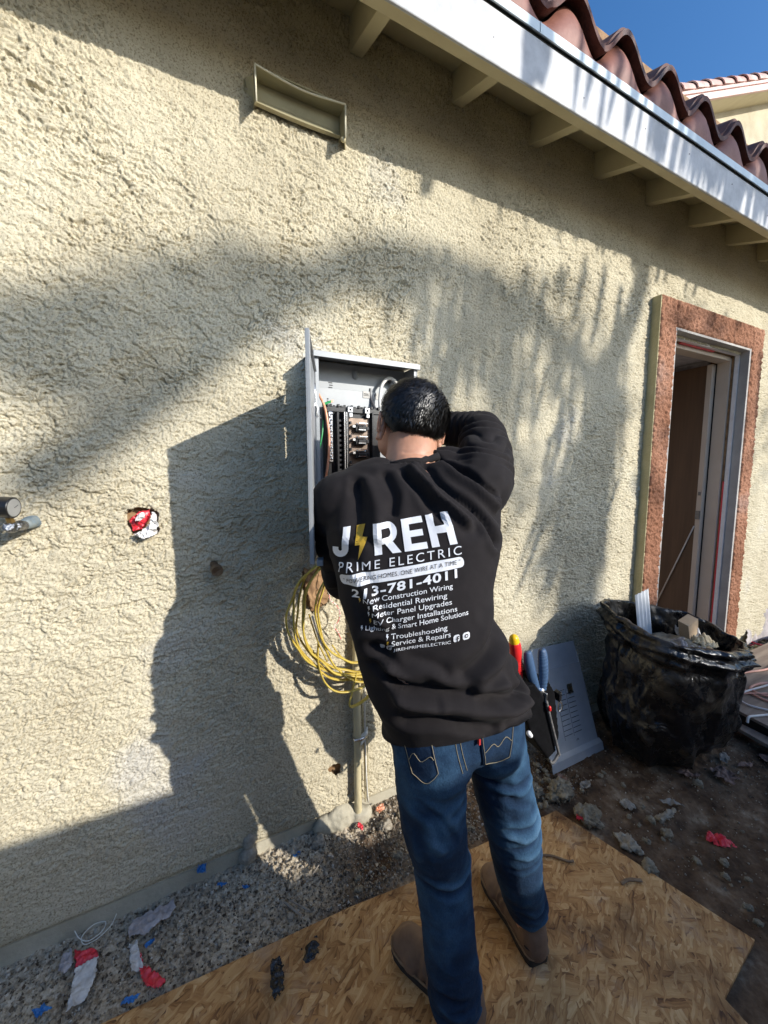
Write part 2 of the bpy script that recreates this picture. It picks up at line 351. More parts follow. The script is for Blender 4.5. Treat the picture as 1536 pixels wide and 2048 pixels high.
def osb():
    m, nt, b = newmat('oriented strand board'); L = nt.links.new; tc = N(nt, 'ShaderNodeTexCoord'); P0 = tc.outputs['Object']
    wn_ = N(nt, 'ShaderNodeTexNoise'); wn_.inputs['Scale'].default_value = 30; wn_.inputs['Detail'].default_value = 2; L(P0, wn_.inputs['Vector'])
    ws = N(nt, 'ShaderNodeVectorMath', operation='SCALE'); ws.inputs['Scale'].default_value = .016; L(wn_.outputs['Color'], ws.inputs[0])
    wa = N(nt, 'ShaderNodeVectorMath', operation='ADD'); L(P0, wa.inputs[0]); L(ws.outputs[0], wa.inputs[1]); P = wa.outputs[0]
    acc = None; ed = None
    for k, (ang, sx, sy, off) in enumerate(((.2,10,58,0),(1.62,9,48,3.3),(.75,13,70,6.1),(2.35,10,54,9.7),(2.95,14,80,13.9),(1.15,9,50,17.2),(1.95,18,100,21.5),(.48,12,64,25.9),(2.65,22,120,29.1))):
        mp = N(nt, 'ShaderNodeMapping'); mp.inputs['Location'].default_value = (off, off*1.7, 0); mp.inputs['Rotation'].default_value = (0,0,ang); mp.inputs['Scale'].default_value = (sx, sy, 1); mp.vector_type = 'POINT'
        vr = N(nt, 'ShaderNodeVectorRotate', rotation_type='Z_AXIS'); vr.inputs['Angle'].default_value = ang; L(P, vr.inputs['Vector']); mp.inputs['Rotation'].default_value = (0,0,0); L(vr.outputs[0], mp.inputs[0])
        vo = N(nt, 'ShaderNodeTexVoronoi'); vo.voronoi_dimensions = '2D'; vo.inputs['Scale'].default_value = 1.0; vo.inputs['Randomness'].default_value = 1; L(mp.outputs[0], vo.inputs['Vector'])
        se = N(nt, 'ShaderNodeSeparateColor'); L(vo.outputs['Color'], se.inputs[0])
        m2 = N(nt, 'ShaderNodeMapping'); m2.inputs['Scale'].default_value = (16, 260, 1); L(vr.outputs[0], m2.inputs[0])
        no = N(nt, 'ShaderNodeTexNoise'); no.inputs['Scale'].default_value = 1; no.inputs['Detail'].default_value = 3; L(m2.outputs[0], no.inputs['Vector'])
        m3_ = N(nt, 'ShaderNodeMath', operation='MULTIPLY_ADD'); m3_.inputs[1].default_value = .55; L(se.outputs[1], m3_.inputs[0]); 
        m4_ = N(nt, 'ShaderNodeMath', operation='MULTIPLY_ADD'); m4_.inputs[1].default_value = .55; m4_.inputs[2].default_value = -.02; L(no.outputs[0], m4_.inputs[0]); L(m4_.outputs[0], m3_.inputs[2])
        dk_ = N(nt, 'ShaderNodeMapRange'); dk_.inputs[1].default_value = .42; dk_.inputs[2].default_value = .62; dk_.inputs[3].default_value = 0; dk_.inputs[4].default_value = -.16; L(vo.outputs['Distance'], dk_.inputs[0])
        sm_ = N(nt, 'ShaderNodeMath', operation='ADD'); L(m3_.outputs[0], sm_.inputs[0]); L(dk_.outputs[0], sm_.inputs[1]); v_ = sm_.outputs[0]
        if acc is None: acc = v_
        else:
            gt = N(nt, 'ShaderNodeMath', operation='GREATER_THAN'); gt.inputs[1].default_value = .60; L(se.outputs[0], gt.inputs[0])
            x = N(nt, 'ShaderNodeMix', data_type='FLOAT'); L(gt.outputs[0], x.inputs[0]); L(acc, x.inputs[2]); L(v_, x.inputs[3]); acc = x.outputs[0]
    h = acc
    base = ramp(nt, h, [(.06, (.13,.052,.016)), (.26, (.37,.18,.058)), (.48, (.51,.275,.10)), (.70, (.61,.37,.155)), (.95, (.76,.51,.26))])
    big = N(nt, 'ShaderNodeTexNoise'); big.inputs['Scale'].default_value = 3.2; big.inputs['Detail'].default_value = 7; big.inputs['Roughness'].default_value = .62; L(P0, big.inputs['Vector'])
    st = ramp(nt, big.outputs[0], [(.36, (.30,.26,.24)), (.47, (.80,.77,.73)), (.6, (1,1,1)), (.75, (1.05,1.02,.98))])
    mx = N(nt, 'ShaderNodeMix', data_type='RGBA', blend_type='MULTIPLY'); mx.inputs[0].default_value = .85; L(base, mx.inputs[6]); L(st, mx.inputs[7])
    du = N(nt, 'ShaderNodeTexNoise'); du.inputs['Scale'].default_value = 6; du.inputs['Detail'].default_value = 8; du.inputs['Roughness'].default_value = .7; L(P0, du.inputs['Vector'])
    df = N(nt, 'ShaderNodeMapRange'); df.inputs[1].default_value = .53; df.inputs[2].default_value = .72; df.inputs[4].default_value = .45; L(du.outputs[0], df.inputs[0])
    m3 = N(nt, 'ShaderNodeMix', data_type='RGBA'); L(df.outputs[0], m3.inputs[0]); L(mx.outputs[2], m3.inputs[6]); m3.inputs[7].default_value = (.40,.34,.27,1)
    L(m3.outputs[2], b.inputs['Base Color']); b.inputs['Roughness'].default_value = .72
    bp = N(nt, 'ShaderNodeBump'); bp.inputs['Strength'].default_value = .6; bp.inputs['Distance'].default_value = .003; L(h, bp.inputs['Height']); L(bp.outputs[0], b.inputs['Normal'])
    return m
M['osb'] = osb()

def dirt():
    m, nt, b = newmat('dirt and crushed mortar'); L = nt.links.new; tc = N(nt, 'ShaderNodeTexCoord'); P = tc.outputs['Object']
    at = N(nt, 'ShaderNodeAttribute'); at.attribute_name = 'grey'
    n1 = N(nt, 'ShaderNodeTexNoise'); n1.inputs['Scale'].default_value = 9; n1.inputs['Detail'].default_value = 9; n1.inputs['Roughness'].default_value = .68; L(P, n1.inputs['Vector'])
    n2_ = N(nt, 'ShaderNodeTexNoise'); n2_.inputs['Scale'].default_value = 95; n2_.inputs['Detail'].default_value = 5; n2_.inputs['Roughness'].default_value = .7; L(P, n2_.inputs['Vector'])
    brown = ramp(nt, n1.outputs[0], [(.34, (.045,.026,.015)), (.46, (.10,.060,.034)), (.58, (.16,.105,.064)), (.72, (.27,.205,.14))])
    grey = ramp(nt, n2_.outputs[0], [(.32, (.15,.11,.07)), (.45, (.40,.335,.235)), (.6, (.56,.485,.37)), (.72, (.72,.65,.53))])
    s = N(nt, 'ShaderNodeMath', operation='MULTIPLY_ADD'); s.inputs[1].default_value = 1.6; s.inputs[2].default_value = -.8; L(n1.outputs[0], s.inputs[0])
    a = N(nt, 'ShaderNodeMath', operation='ADD', use_clamp=True); L(s.outputs[0], a.inputs[0]); L(at.outputs['Fac'], a.inputs[1])
    mx = N(nt, 'ShaderNodeMix', data_type='RGBA'); L(a.outputs[0], mx.inputs[0]); L(brown, mx.inputs[6]); L(grey, mx.inputs[7]); 
    L(mx.outputs[2], b.inputs['Base Color']); b.inputs['Roughness'].default_value = .95; b.inputs['Specular IOR Level'].default_value = .25
    bp = N(nt, 'ShaderNodeBump'); bp.inputs['Strength'].default_value = .8; bp.inputs['Distance'].default_value = .004; L(n2_.outputs[0], bp.inputs['Height']); L(bp.outputs[0], b.inputs['Normal'])
    return m
M['dirt'] = dirt()

def bagmat():
    m, nt, b = newmat('black refuse bag plastic'); L = nt.links.new; tc = N(nt, 'ShaderNodeTexCoord'); P = tc.outputs['Object']
    b.inputs['Base Color'].default_value = (.006,.006,.007,1); b.inputs['Roughness'].default_value = .24; b.inputs['Specular IOR Level'].default_value = .5
    n0 = N(nt, 'ShaderNodeTexNoise'); n0.inputs['Scale'].default_value = 5; n0.inputs['Detail'].default_value = 7; n0.inputs['Roughness'].default_value = .7; L(P, n0.inputs['Vector'])
    L(ramp(nt, n0.outputs[0], [(.5, (.007,.007,.008)), (.75, (.085,.07,.05))]), b.inputs['Base Color'])
    L(ramp(nt, n0.outputs[0], [(.45, (.16,.16,.16)), (.7, (.55,.55,.55))]), b.inputs['Roughness'])
    mp = N(nt, 'ShaderNodeMapping'); mp.inputs['Scale'].default_value = (9, 9, 5); L(P, mp.inputs[0])
    vo = N(nt, 'ShaderNodeTexVoronoi', feature='DISTANCE_TO_EDGE'); vo.inputs['Scale'].default_value = 1.6
    nw = N(nt, 'ShaderNodeTexNoise'); nw.inputs['Scale'].default_value = 4; nw.inputs['Detail'].default_value = 3; L(P, nw.inputs['Vector'])
    ad = N(nt, 'ShaderNodeVectorMath', operation='ADD'); L(mp.outputs[0], ad.inputs[0]); L(nw.outputs['Color'], ad.inputs[1]); L(ad.outputs[0], vo.inputs['Vector'])
    nb = N(nt, 'ShaderNodeTexNoise'); nb.inputs['Scale'].default_value = 16; nb.inputs['Detail'].default_value = 6; nb.inputs['Distortion'].default_value = 1.2; L(P, nb.inputs['Vector'])
    sm = N(nt, 'ShaderNodeMath', operation='MULTIPLY_ADD'); sm.inputs[1].default_value = .9; L(vo.outputs['Distance'], sm.inputs[0]); L(nb.outputs[0], sm.inputs[2])
    bp = N(nt, 'ShaderNodeBump'); bp.inputs['Strength'].default_value = .8; bp.inputs['Distance'].default_value = .014; L(sm.outputs[0], bp.inputs['Height']); L(bp.outputs[0], b.inputs['Normal'])
    return m
M['bag'] = bagmat()

# ================================================================== SETTING
def axis(*segs):
    out = []
    for a, b, s0, s1 in segs:
        x = a
        while x < b - 1e-9:
            out.append(x); t = (x-a)/(b-a); x += s0+(s1-s0)*t
    out.append(segs[-1][1]); return np.array(out)
# ---- ground: one sheet to the horizon
gx = axis((-400,-20,60,20),(-20,-3,2,.4),(-3,-.7,.08,.006),(-.7,2.6,.0042,.0042),(2.6,4.5,.006,.03),(4.5,20,.04,1.5),(20,400,3,60))
gy = axis((-400,-20,60,20),(-20,-3,2,.3),(-3,-1.05,.1,.008),(-1.05,0.03,.0042,.0042),(.03,1,.05,.4),(1,20,.5,3),(20,400,4,60))
GX, GY = np.meshgrid(gx, gy)
def ground_h(x, y):
    near = np.exp(-np.clip(np.hypot(x-1.0, y+.4)-3, 0, None))
    h = .010*fbm2(x*3, y*3, 3, 5)
    grey = np.clip(sstep(.62, .25, x+ .9*y*0)*sstep(-.42, -.25, y) + .5*sstep(-.14,-.03,y)*sstep(2.2,1.2,x), 0, 1)
    peb = np.clip(fbm2(x*70, y*70, 2, 21), 0, 1)
    h += (.010*peb + .004*fbm2(x*160, y*160, 1, 33))*(.35+.65*sstep(-.4,-.1,y)*sstep(2.6,1.6,x))
    clod = np.clip(fbm2(x*16, y*16, 3, 41), 0, 1)
    h += .030*clod*sstep(-.46,-.2,y)*sstep(2.4,1.3,x)*sstep(.2,.5,x)
    h += .012*clod*sstep(1.2, 1.35, x)
    h -= .045*np.exp(-(((x-.52)/.07)**2 + ((y+.17)/.05)**2))
    h += .025*np.exp(-(((y+.0)/.05)**2))*sstep(-.1,.3,x)*(.4+.6*clod)
    h -= .03*np.exp(-(((x-1.72)/.14)**2 + ((y+.62)/.05)**2))
    return h*near - .008
GZ = ground_h(GX, GY)
inosb = (GY < -.26) & (GX > -.3) & (GX < 1.5) & (GY > -1.6)
GZ = np.where(inosb, np.minimum(GZ, -.001), GZ)
me = mesh_np('ground', np.stack([GX.ravel(), GY.ravel(), GZ.ravel()], 1), grid_faces(len(gy), len(gx)))
at = me.attributes.new('grey', 'FLOAT', 'POINT')
gv = .75*sstep(1.6,4,np.hypot(GX-1,GY+.5)) + np.clip(.95*sstep(.75,.15,GX+.25*n2(GX*6,GY*6,3)) + .55*sstep(-.16,-.02,GY)*sstep(2.4,1.4,GX) + .22*np.clip(fbm2(GX*5,GY*5,3,55)*2,0,1), 0, 1) - .12  # outer ground is made paler to bounce more light onto the house
at.data.foreach_set('value', gv.ravel().astype(np.float32))
obj('ground', me, M['dirt'], smooth=True, kind='structure')

# ---- the house: one thing with its parts
house = thing('house', (1.0, 1.5, 0), 'cream stucco house with white fascia and brown tile roof edge over the whole wall', 'house')
wx = axis((-4,-1.2,.12,.04),(-1.2,-.66,.02,.0035),(-.66,1.0,.0024,.0024),(1.0,2.5,.0027,.0060),(2.5,4.2,.0065,.014),(4.2,8.5,.016,.16))
wz = axis((-.25,-.02,.05,.01),(-.02,2.7,.0024,.0024),(2.7,3.3,.004,.02))
WX, WZ = np.meshgrid(wx, wz)
def pin(px, pz, poly):
    r = np.zeros(px.shape, bool); n = len(poly)
    for i in range(n):
        (x1, z1), (x2, z2) = poly[i], poly[(i+1) % n]
        if z1 == z2: continue
        c = ((z1 > pz) != (z2 > pz)) & (px < (x2-x1)*(pz-z1)/(z2-z1)+x1); r ^= c
    return r
def stucco_h(x, z):
    wxp = x + .010*n2(x*28, z*28, 101); wzp = z + .010*n2(x*28+7, z*28-3, 102)
    big = n2(x*1.4, z*1.4, 7); big2 = n2(x*3.1+5, z*3.1, 8)
    c = fbm2(wxp*36, wzp*70, 3, 11, .6)                # elongated ridges
    c2 = fbm2(wxp*95, wzp*130, 2, 12)                   # grain
    c3 = n2(wxp*190, wzp*210, 14)
    c4 = fbm2(wxp*30+40, wzp*62+11, 3, 17, .55)
    plate = sstep(-.07, .0, c + .12*big)
    crev = np.exp(-(c4/.045)**2)*sstep(-.15,.30,n2(x*9,z*9,18)+.3*big2)
    c5 = fbm2(wxp*14+3, wzp*30+8, 3, 23, .6); pl2 = sstep(-.02+.12*big, .01+.12*big, c5); flat = 1-.45*pl2*sstep(-.2,.4,n2(x*4,z*4,24))
    h = .0028*pl2 + .0019*plate*(.70+.30*big2) + (.0019*sstep(-.04,.04,c2)*(.75-.25*big) + .0021*c3)*flat - .0058*crev
    smooth = sstep(.15, .75, n2(x*2.1+3, z*2.1+1, 15))*.55
    low = sstep(1.1, .3, z)*sstep(.6,.1,x)*.30
    band = .006*fbm2(x*2.2, z*2.2, 2, 19)
    return h*(1.28-smooth-low) + band
H = stucco_h(WX, WZ)
soff = sstep(.075, .055, WZ)
H = H*(1-soff) + (-.014 + .0015*fbm2(WX*30, WZ*30, 2, 3))*soff
holes = [([(-.172,1.262),(-.150,1.268),(-.12,1.262),(-.098,1.255),(-.096,1.22),(-.104,1.19),(-.13,1.186),(-.165,1.192),(-.176,1.23)], .006),
         ([(.333,1.03),(.415,1.02),(.418,.90),(.395,.882),(.365,.862),(.345,.90),(.330,.945)], .006),
         ([(.412,.246),(.43,.256),(.452,.252),(.464,.236),(.460,.205),(.44,.199),(.425,.219),(.409,.228)], .004)]
keep = np.ones((len(wz)-1, len(wx)-1), bool)
cx = (WX[:-1,:-1]+WX[1:,1:])/2; cz = (WZ[:-1,:-1]+WZ[1:,1:])/2
keep &= ~((cx > 2.43) & (cx < 3.27) & (cz > -.3) & (cz < 2.13))
for poly, jit in holes:
    jx = jit*fbm2(cx*60, cz*60, 2, 77); jz = jit*fbm2(cx*60+9, cz*60, 2, 78)
    ins = pin(cx+jx, cz+jz, poly); keep &= ~ins
    iv = pin(WX+jit*fbm2(WX*60, WZ*60, 2, 77), WZ+jit*fbm2(WX*60+9, WZ*60, 2, 78), poly)
    nb = iv.copy(); nb[1:] |= iv[:-1]; nb[:-1] |= iv[1:]; nb[:,1:] |= iv[:,:-1]; nb[:,:-1] |= iv[:,1:]
    H = np.where(nb, H-.018, H)
V = np.stack([WX.ravel(), -H.ravel(), WZ.ravel()], 1)
me = mesh_np('wall', V, grid_faces(len(wz), len(wx), keep))
obj('wall', me, M['stucco'], house, smooth=True)
b = MB()
b.box((-4,.03,-.25),(2.43,.16,3.4)); b.box((3.27,.03,-.25),(8.5,.16,3.4)); b.box((2.4301,.03,2.13),(3.2699,.16,3.4))
obj('wall_backing', b, M['brown_paper'], house)
b = MB(); b.box((-4,.008,-.25),(2.40,.028,.052)); b.box((3.30,.008,-.25),(8.5,.028,.052))
obj('foundation', b, M['concrete'], house)

# ---- door: trim, returns, jamb, leaf
def stucco_slab(x0, x1, z0, z1, y, seed, st=.0045):
    xs = np.arange(x0, x1+st/2, st); zs = np.arange(z0, z1+st/2, st); X, Z = np.meshgrid(xs, zs)
    c = fbm2(X*45, Z*60, 3, seed); c2 = fbm2(X*90, Z*100, 2, seed+1)
    h = .0045*sstep(-.06,.02,c)+.0040*sstep(-.08,.08,c2)
    e = np.minimum(np.minimum(X-x0, x1-X), np.minimum(Z-z0, z1-Z)); h = h*sstep(0,.008,e) - .004*sstep(.009,0,e)
    return np.stack([X.ravel(), (y-h).ravel(), Z.ravel()], 1), grid_faces(len(zs), len(xs))
Vs, Fs, o_ = [], [], 0
for k, r_ in enumerate(((2.262,2.415,.02,2.302),(3.294,3.442,.02,2.302),(2.415,3.294,2.158,2.302))):
    v_, f_ = stucco_slab(*r_, -.052, 200+k); Vs.append(v_); Fs.append(f_+o_); o_ += len(v_)
obj('door_surround', mesh_np('door_surround', np.concatenate(Vs), np.concatenate(Fs)), M['stucco_red'], house, smooth=True)
b = MB(); b.box((2.2605,-.0505,.02),(2.27,.02,2.300)); b.box((3.434,-.0505,.02),(3.4425,.02,2.300)); b.box((2.2705,-.0505,2.291),(3.4335,.02,2.3005))
obj('surround_edge', b, M['stucco_side'], house, bevel=.002)
b = MB(); b.box((2.411,-.049,.0),(2.432,.10,2.16)); b.box((3.276,-.049,.0),(3.297,.10,2.16)); b.box((2.4325,-.049,2.146),(3.2755,.10,2.16))
obj('cement_return', b, M['stucco_grey'], house, bevel=.002)
b = MB(); b.box((3.266,.0,.03),(3.2755,.022,2.13)); b.box((2.4325,.0,2.128),(3.2655,.022,2.1455))
obj('flashing_strip', b, M['white_plastic'], house)
b = MB(); b.box((3.267,.0225,.03),(3.2755,.032,1.30))
obj('red_tape_edge', b, M['red_tape'], house); obj('red_tape_edge', MB().box((2.62,.0225,2.1215),(3.00,.036,2.1275)), M['red_tape'], house)
b = MB(); b.box((3.252,.0405,.03),(3.2755,.112,2.12)); b.box((2.4325,.0405,2.10),(3.2515,.112,2.1275)); b.box((2.4325,.0405,.03),(2.452,.20,2.0995))
obj('door_jamb', b, M['jamb'], house, bevel=.002)
leaf = MB(); leaf.box((3.212,.150,.03),(3.25,.96,2.095))
lf = obj('door_leaf', leaf, M['door'], house, bevel=.002)
b = MB(); b.box((3.208,.119,.03),(3.2515,.1495,2.095)); obj('door_edge', b, M['jamb'], lf, bevel=.0015)
b = MB(); b.box((3.200,.120,1.03),(3.2075,.148,1.09)); obj('latch', b, M['darkmetal'], lf, bevel=.001)
b = MB(); b.box((3.203,.126,1.20),(3.2075,.142,1.225)); obj('latch', b, M['darkmetal'], lf, bevel=.001)
b = MB(); b.box((3.252,.1125,.03),(3.2755,.2,2.10)); obj('door_gap_shade', b, M['gap_shade'], lf)  # dark filler paints the shade of the groove beside the jamb
b = MB(); b.box((2.40,-.03,-.03),(3.30,.22,.028)); obj('threshold', b, M['sheath'], house, bevel=.002)
b = MB(); b.box((2.2,.17,-.1),(2.42,3,2.4)); b.box((3.2765,.17,-.1),(3.5,3,2.4)); b.box((2.43,2.9,-.1),(3.27,3,2.4)); b.box((2.4205,.165,2.14),(3.276,2.89,2.2)); b.box((2.4205,.225,-.08),(3.276,2.89,.02)); obj('room_interior', b, M['grey_paper'], house)
tag(obj('wooden_dowel', MB().tube([(3.190,.46,.03),(3.204,.15,.98)], .0045, 10), M['jamb'], smooth=True), 'thin pale rod leaning diagonally inside the open doorway', 'rod')

# ---- eaves: rafters, sheathing, fascia, drip edge, tiles
for k in range(-3, 16):
    x = .955 + (k-1)*.405
    b = MB(); b.prism([(x-.022,.05,2.755),(x-.022,-.245,2.648),(x-.022,-.245,2.76),(x-.022,.05,2.86)], (.044,0,0))
    obj('rafter', b, M['tan_paint'], house, bevel=.0015)
b = MB(); b.prism([(-4,.3,2.943),(-4,-.245,2.761),(-4,-.245,2.776),(-4,.3,2.96)], (12.5,0,0)); obj('roof_sheathing', b, M['tan_paint'], house)
fx = axis((-4,.2,.4,.05),(.2,4,.012,.03),(4,8.5,.1,.4)); ring = []
for x in fx:
    w = .0012*float(n2(x*6, 1.3, 4)); 
    ring.append([(x,-.2835,2.6065+w),(x,-.2905+w,2.6065+w*1.5),(x,-.292+w,2.610+w),(x,-.292,2.745),(x,-.292+w,2.753),(x,-.2835,2.755)])
obj('fascia', MB().loft(ring), M['white_paint'], house, bevel=.0015)
b = MB(); ring2 = []
for x in fx:
    w = .0012*float(n2(x*5, 4.3, 4)); ring2.append([(x,-.247+w,2.616+w),(x,-.283,2.608+w),(x,-.283,2.765),(x,-.247,2.765)])
obj('sub_fascia', b.loft(ring2), M['tan_paint'], house)
b = MB(); b.box((-4,-.2895,2.7555),(8.5,-.2835,2.7615)); obj('fascia_gap_shade', b, M['gap_shade'], house)  # solid dark strip draws the shaded line between fascia and drip edge
b = MB(); b.box((-4,-.300,2.762),(8.5,-.2955,2.792)); b.box((-4,-.2955,2.787),(8.5,-.12,2.792)); b.box((1.06,-.3025,2.763),(1.0615,-.3005,2.7915)); obj('drip_edge', b, M['drip'], house)
b = MB()
for k in range(14):
    x = .9+k*.37+random.uniform(-.06,.06); nb_ = MB().sphere((x,-.2915,2.66+.1*random.random()), .0028, 6, 4); obj('nail_head', nb_, M['darkmetal'], house)
PER = .2745; X0 = 1.090
def tz(x):   # S tile section, low at X0
    t = ((x-X0)/PER) % 1.0
    c = .5-.5*np.cos(2*np.pi*t); return .104*c**1.05
txs = axis((-3.9,0.4,.05,.03),(.4,5,.010,.012),(5,8.4,.02,.04)); b = MB()
def tile_course(b, y0, y1, z0, th, off=0.0, jit=0.0):
    xs = txs; n = len(xs); vs = []; fs = []
    zt = tz(xs-off) + jit*n2(xs*9, 0*xs+y0*7, 31)
    dy = .007*n2(np.floor((xs-X0)/PER)*3.7, 0*xs+y0, 9)
    for (y, dz) in ((y0,0),(y0,th),(y1,th+(y1-y0)*.33),(y1,(y1-y0)*.33)):
        for i in range(n): vs.append((xs[i], y+dy[i]*(y == y0), z0+zt[i]+dz))
    for j in range(4):
        j2 = (j+1) % 4
        for i in range(n-1): fs.append((j*n+i, j*n+i+1, j2*n+i+1, j2*n+i))
    b.add(vs, fs)
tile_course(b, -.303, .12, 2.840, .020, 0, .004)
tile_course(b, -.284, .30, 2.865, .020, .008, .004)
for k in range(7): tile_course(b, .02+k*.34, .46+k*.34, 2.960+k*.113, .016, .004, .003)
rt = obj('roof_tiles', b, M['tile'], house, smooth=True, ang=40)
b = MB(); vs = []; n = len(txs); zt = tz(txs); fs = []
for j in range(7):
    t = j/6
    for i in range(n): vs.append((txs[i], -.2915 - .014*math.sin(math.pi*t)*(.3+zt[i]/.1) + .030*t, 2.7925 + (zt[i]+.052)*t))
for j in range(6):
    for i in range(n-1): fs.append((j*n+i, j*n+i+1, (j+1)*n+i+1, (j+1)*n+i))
b.add(vs, fs); obj('eave_closure', b, M['closure_clay'], house, smooth=True)
b = MB(); b.box((-4,.16,3.4),(8.5,5.0,3.5)); b.box((-4,4.9,-.2),(8.5,5.0,3.4)); obj('rear_wall', b, M['stucco'], house)

# ---- vent hood on the wall
vh = MB()
X1, X2, Z1, Z2, YF = .214, .487, 2.420, 2.516, -.062
vh.box((X1,YF,Z2),(X2,.005,Z2+.003)); vh.prism([(X1,YF,Z2-.0005),(X1,YF,Z1+.004),(X1,-.020,2.448),(X1,.004,2.450),(X1,.004,Z2-.0005)], (.004,0,0)); vh.prism([(X2-.004,YF,Z2-.0005),(X2-.004,YF,Z1+.004),(X2-.004,-.020,2.448),(X2-.004,.004,2.450),(X2-.004,.004,Z2-.0005)], (.004,0,0))
rr = []
for i in range(13):
    t = i/12; x = X1+.0045+(X2-X1-.009)*t; bow = .004*math.sin(math.pi*t)
    rr.append([(x,-.0155,Z2-.0005),(x,-.0145,2.476),(x,-.017,2.466),(x,-.024,2.457-bow),(x,-.026,2.4535-bow),(x,-.0135,2.4525-bow),(x,-.0125,Z2-.0005)])
vh.loft(rr)
ven = obj('vent_hood', vh, M['hood'], house, smooth=True, ang=30)
b = MB(); b.tube(spline([(X1-.001,YF-.002,Z2+.002),((X1+X2)/2,YF+.006,Z2-.004),(X2,YF-.002,Z2+.002)],10), .0028, 6); b.tube([(X1,YF-.001,Z2),(X1+.001,YF-.001,Z1+.004)], .0024, 6); b.tube([(X2,YF-.001,Z2),(X2-.001,YF-.001,Z1+.004)], .0024, 6)
obj('hood_rim', b, M['hood_edge_lit'], ven, smooth=True)
b = MB()
b.prism([(X1-.022,-.004,Z1+.020),(X1+.002,-.004,Z1+.026),(X1-.001,-.045,Z1+.010),(X1-.001,-.045,Z2-.004),(X1-.004,-.004,Z2+.016),(X1-.024,-.004,Z2+.010)], (.0,.006,0))
b.prism([(X2+.001,-.048,Z1+.010),(X2+.022,-.004,Z1+.016),(X2+.024,-.004,Z2+.01),(X2+.001,-.040,Z2)], (0,.006,0))
b.prism([(X1,-.004,Z2+.02),(X2+.01,-.004,Z2+.016),(X2,-.05,Z2+.0035),(X1,-.05,Z2+.0035)], (0,.004,.002))
b.sphere((X2-.004,-.050,Z1+.006), (.009,.007,.008), 9, 6)
obj('caulking', b, M['caulk'], ven, smooth=True)

# ---- neighbouring two storey gable
nh = thing('gable_house', (8.5, 3.4, 0), 'taller cream stucco gable with pink rake board and pink clay tiles behind the near roof', 'house')
def rk(x): return 7.02 + (x-6.85)*.47
b = MB(); b.prism([(4.6,2.75,-.2),(15,2.75,-.2),(15,2.75,rk(15)-.2),(4.6,2.75,rk(4.6)-.2)], (0,6,0)); obj('wall', b, M['stucco'], nh)
b = MB(); b.prism([(4.4,2.34,rk(4.4)-.20),(15,2.34,rk(15)-.20),(15,2.34,rk(15)-.015),(4.4,2.34,rk(4.4)-.015)], (0,.05,0)); b.prism([(4.4,2.315,rk(4.4)-.10),(15,2.315,rk(15)-.10),(15,2.315,rk(15)-.012),(4.4,2.315,rk(4.4)-.012)], (0,.024,0)); obj('rake_board', b, M['pink'], nh, bevel=.004)
b = MB(); b.prism([(4.4,2.39,rk(4.4)-.20),(15,2.39,rk(15)-.20),(15,2.39,rk(15)-.05),(4.4,2.39,rk(4.4)-.05)], (0,6.3,0)); obj('soffit', b, M['tan_paint'], nh)
b = MB(); sl_ = math.atan(.47)
for k in range(28):
    x = 4.5+k*.36; c = Vector((x,2.44,rk(x)-.05)); ax = Vector((math.cos(sl_),0,math.sin(sl_))); rr = []
    for q, (s_, r_) in enumerate(((0,.165),(.42,.135))):
        rr2 = []; o = c + ax*s_
        for j in range(11):
            t = math.pi*j/10; rr2.append(o + Vector((0,-math.cos(t)*r_,0)) + Vector((-ax.z,0,ax.x))*math.sin(t)*r_)
        for j in range(10,-1,-1):
            t = math.pi*j/10; rr2.append(o + Vector((0,-math.cos(t)*(r_-.016),0)) + Vector((-ax.z,0,ax.x))*math.sin(t)*(r_-.016))
        rr.append(rr2)
    b.loft(rr)
obj('rake_tiles', b, M['tile_pink'], nh, smooth=True, ang=35)
b = MB(); b.prism([(4.4,2.45,rk(4.4)),(15,2.45,rk(15)),(15,2.45,rk(15)+.03),(4.4,2.45,rk(4.4)+.03)], (0,6.3,0)); obj('roof', b, M['tile_pink'], nh)

# ---- garden wall and tree behind the camera (their shade falls on the house)
D3 = 3.0; ox, oz = .66*D3, .54*D3
b = MB(); xe = .105+ox
b.box((-6,-D3-.15,-.2),(xe,-D3,.365+oz)); b.box((xe+.0005,-D3-.15,-.2),(11,-D3,.00+oz-.065))
tag(obj('garden_wall', b, M['block'], bevel=.004), 'low concrete block garden wall with one step in its top', 'wall')
tree = thing('shade_tree', (7.2,-9.2,0), 'loose drooping tree beyond the garden wall', 'tree')
def wp(X, Z, T): return Vector((X,0,Z)) + Vector((.66,-1,.54))*T
trunk = MB(); limbs = []
def px2w(px, py):     # wall point seen at a place of the picture, solved once from the camera above
    v = _r*(px-768) + _d*(py-1024) + _f*769.0; t = 1.31/v[1]; return 0+t*v[0], 1.37+t*v[2]
LB = [([(60,965),(230,850),(340,770),(450,690),(540,610),(590,560)], 9.0, .075, .045),
      ([(590,560),(700,505),(780,500),(860,520),(960,560),(1080,640),(1230,800)], 9.3, .035, .06),
      ([(-60,600),(60,600),(160,590),(280,540),(370,520),(470,540),(560,560)], 9.8, .03, .03),
      ([(-40,720),(150,690),(300,640),(430,600),(560,570)], 10.2, .02, .03),
      ([(1010,560),(985,660),(1000,820),(1060,1000)], 9.1, .02, .02),
      ([(1230,800),(1160,900),(1110,1020),(1060,1180)], 8.8, .045, .02),
      ([(1235,780),(1225,900),(1200,1040),(1190,1170)], 9.4, .04, .02),
      ([(420,470),(520,520),(640,545)], 9.5, .02, .04)]
for pts, T, r0, r1 in LB:
    W = [wp(*px2w(*p), T+.15*math.sin(3*i)) for i, p in enumerate(pts)]; S = spline(W, 5)
    trunk.tube(S, [r0+(r1-r0)*i/(len(S)-1) for i in range(len(S))], 8); limbs.append(S)
j0 = wp(*px2w(1230,800), 9.3)
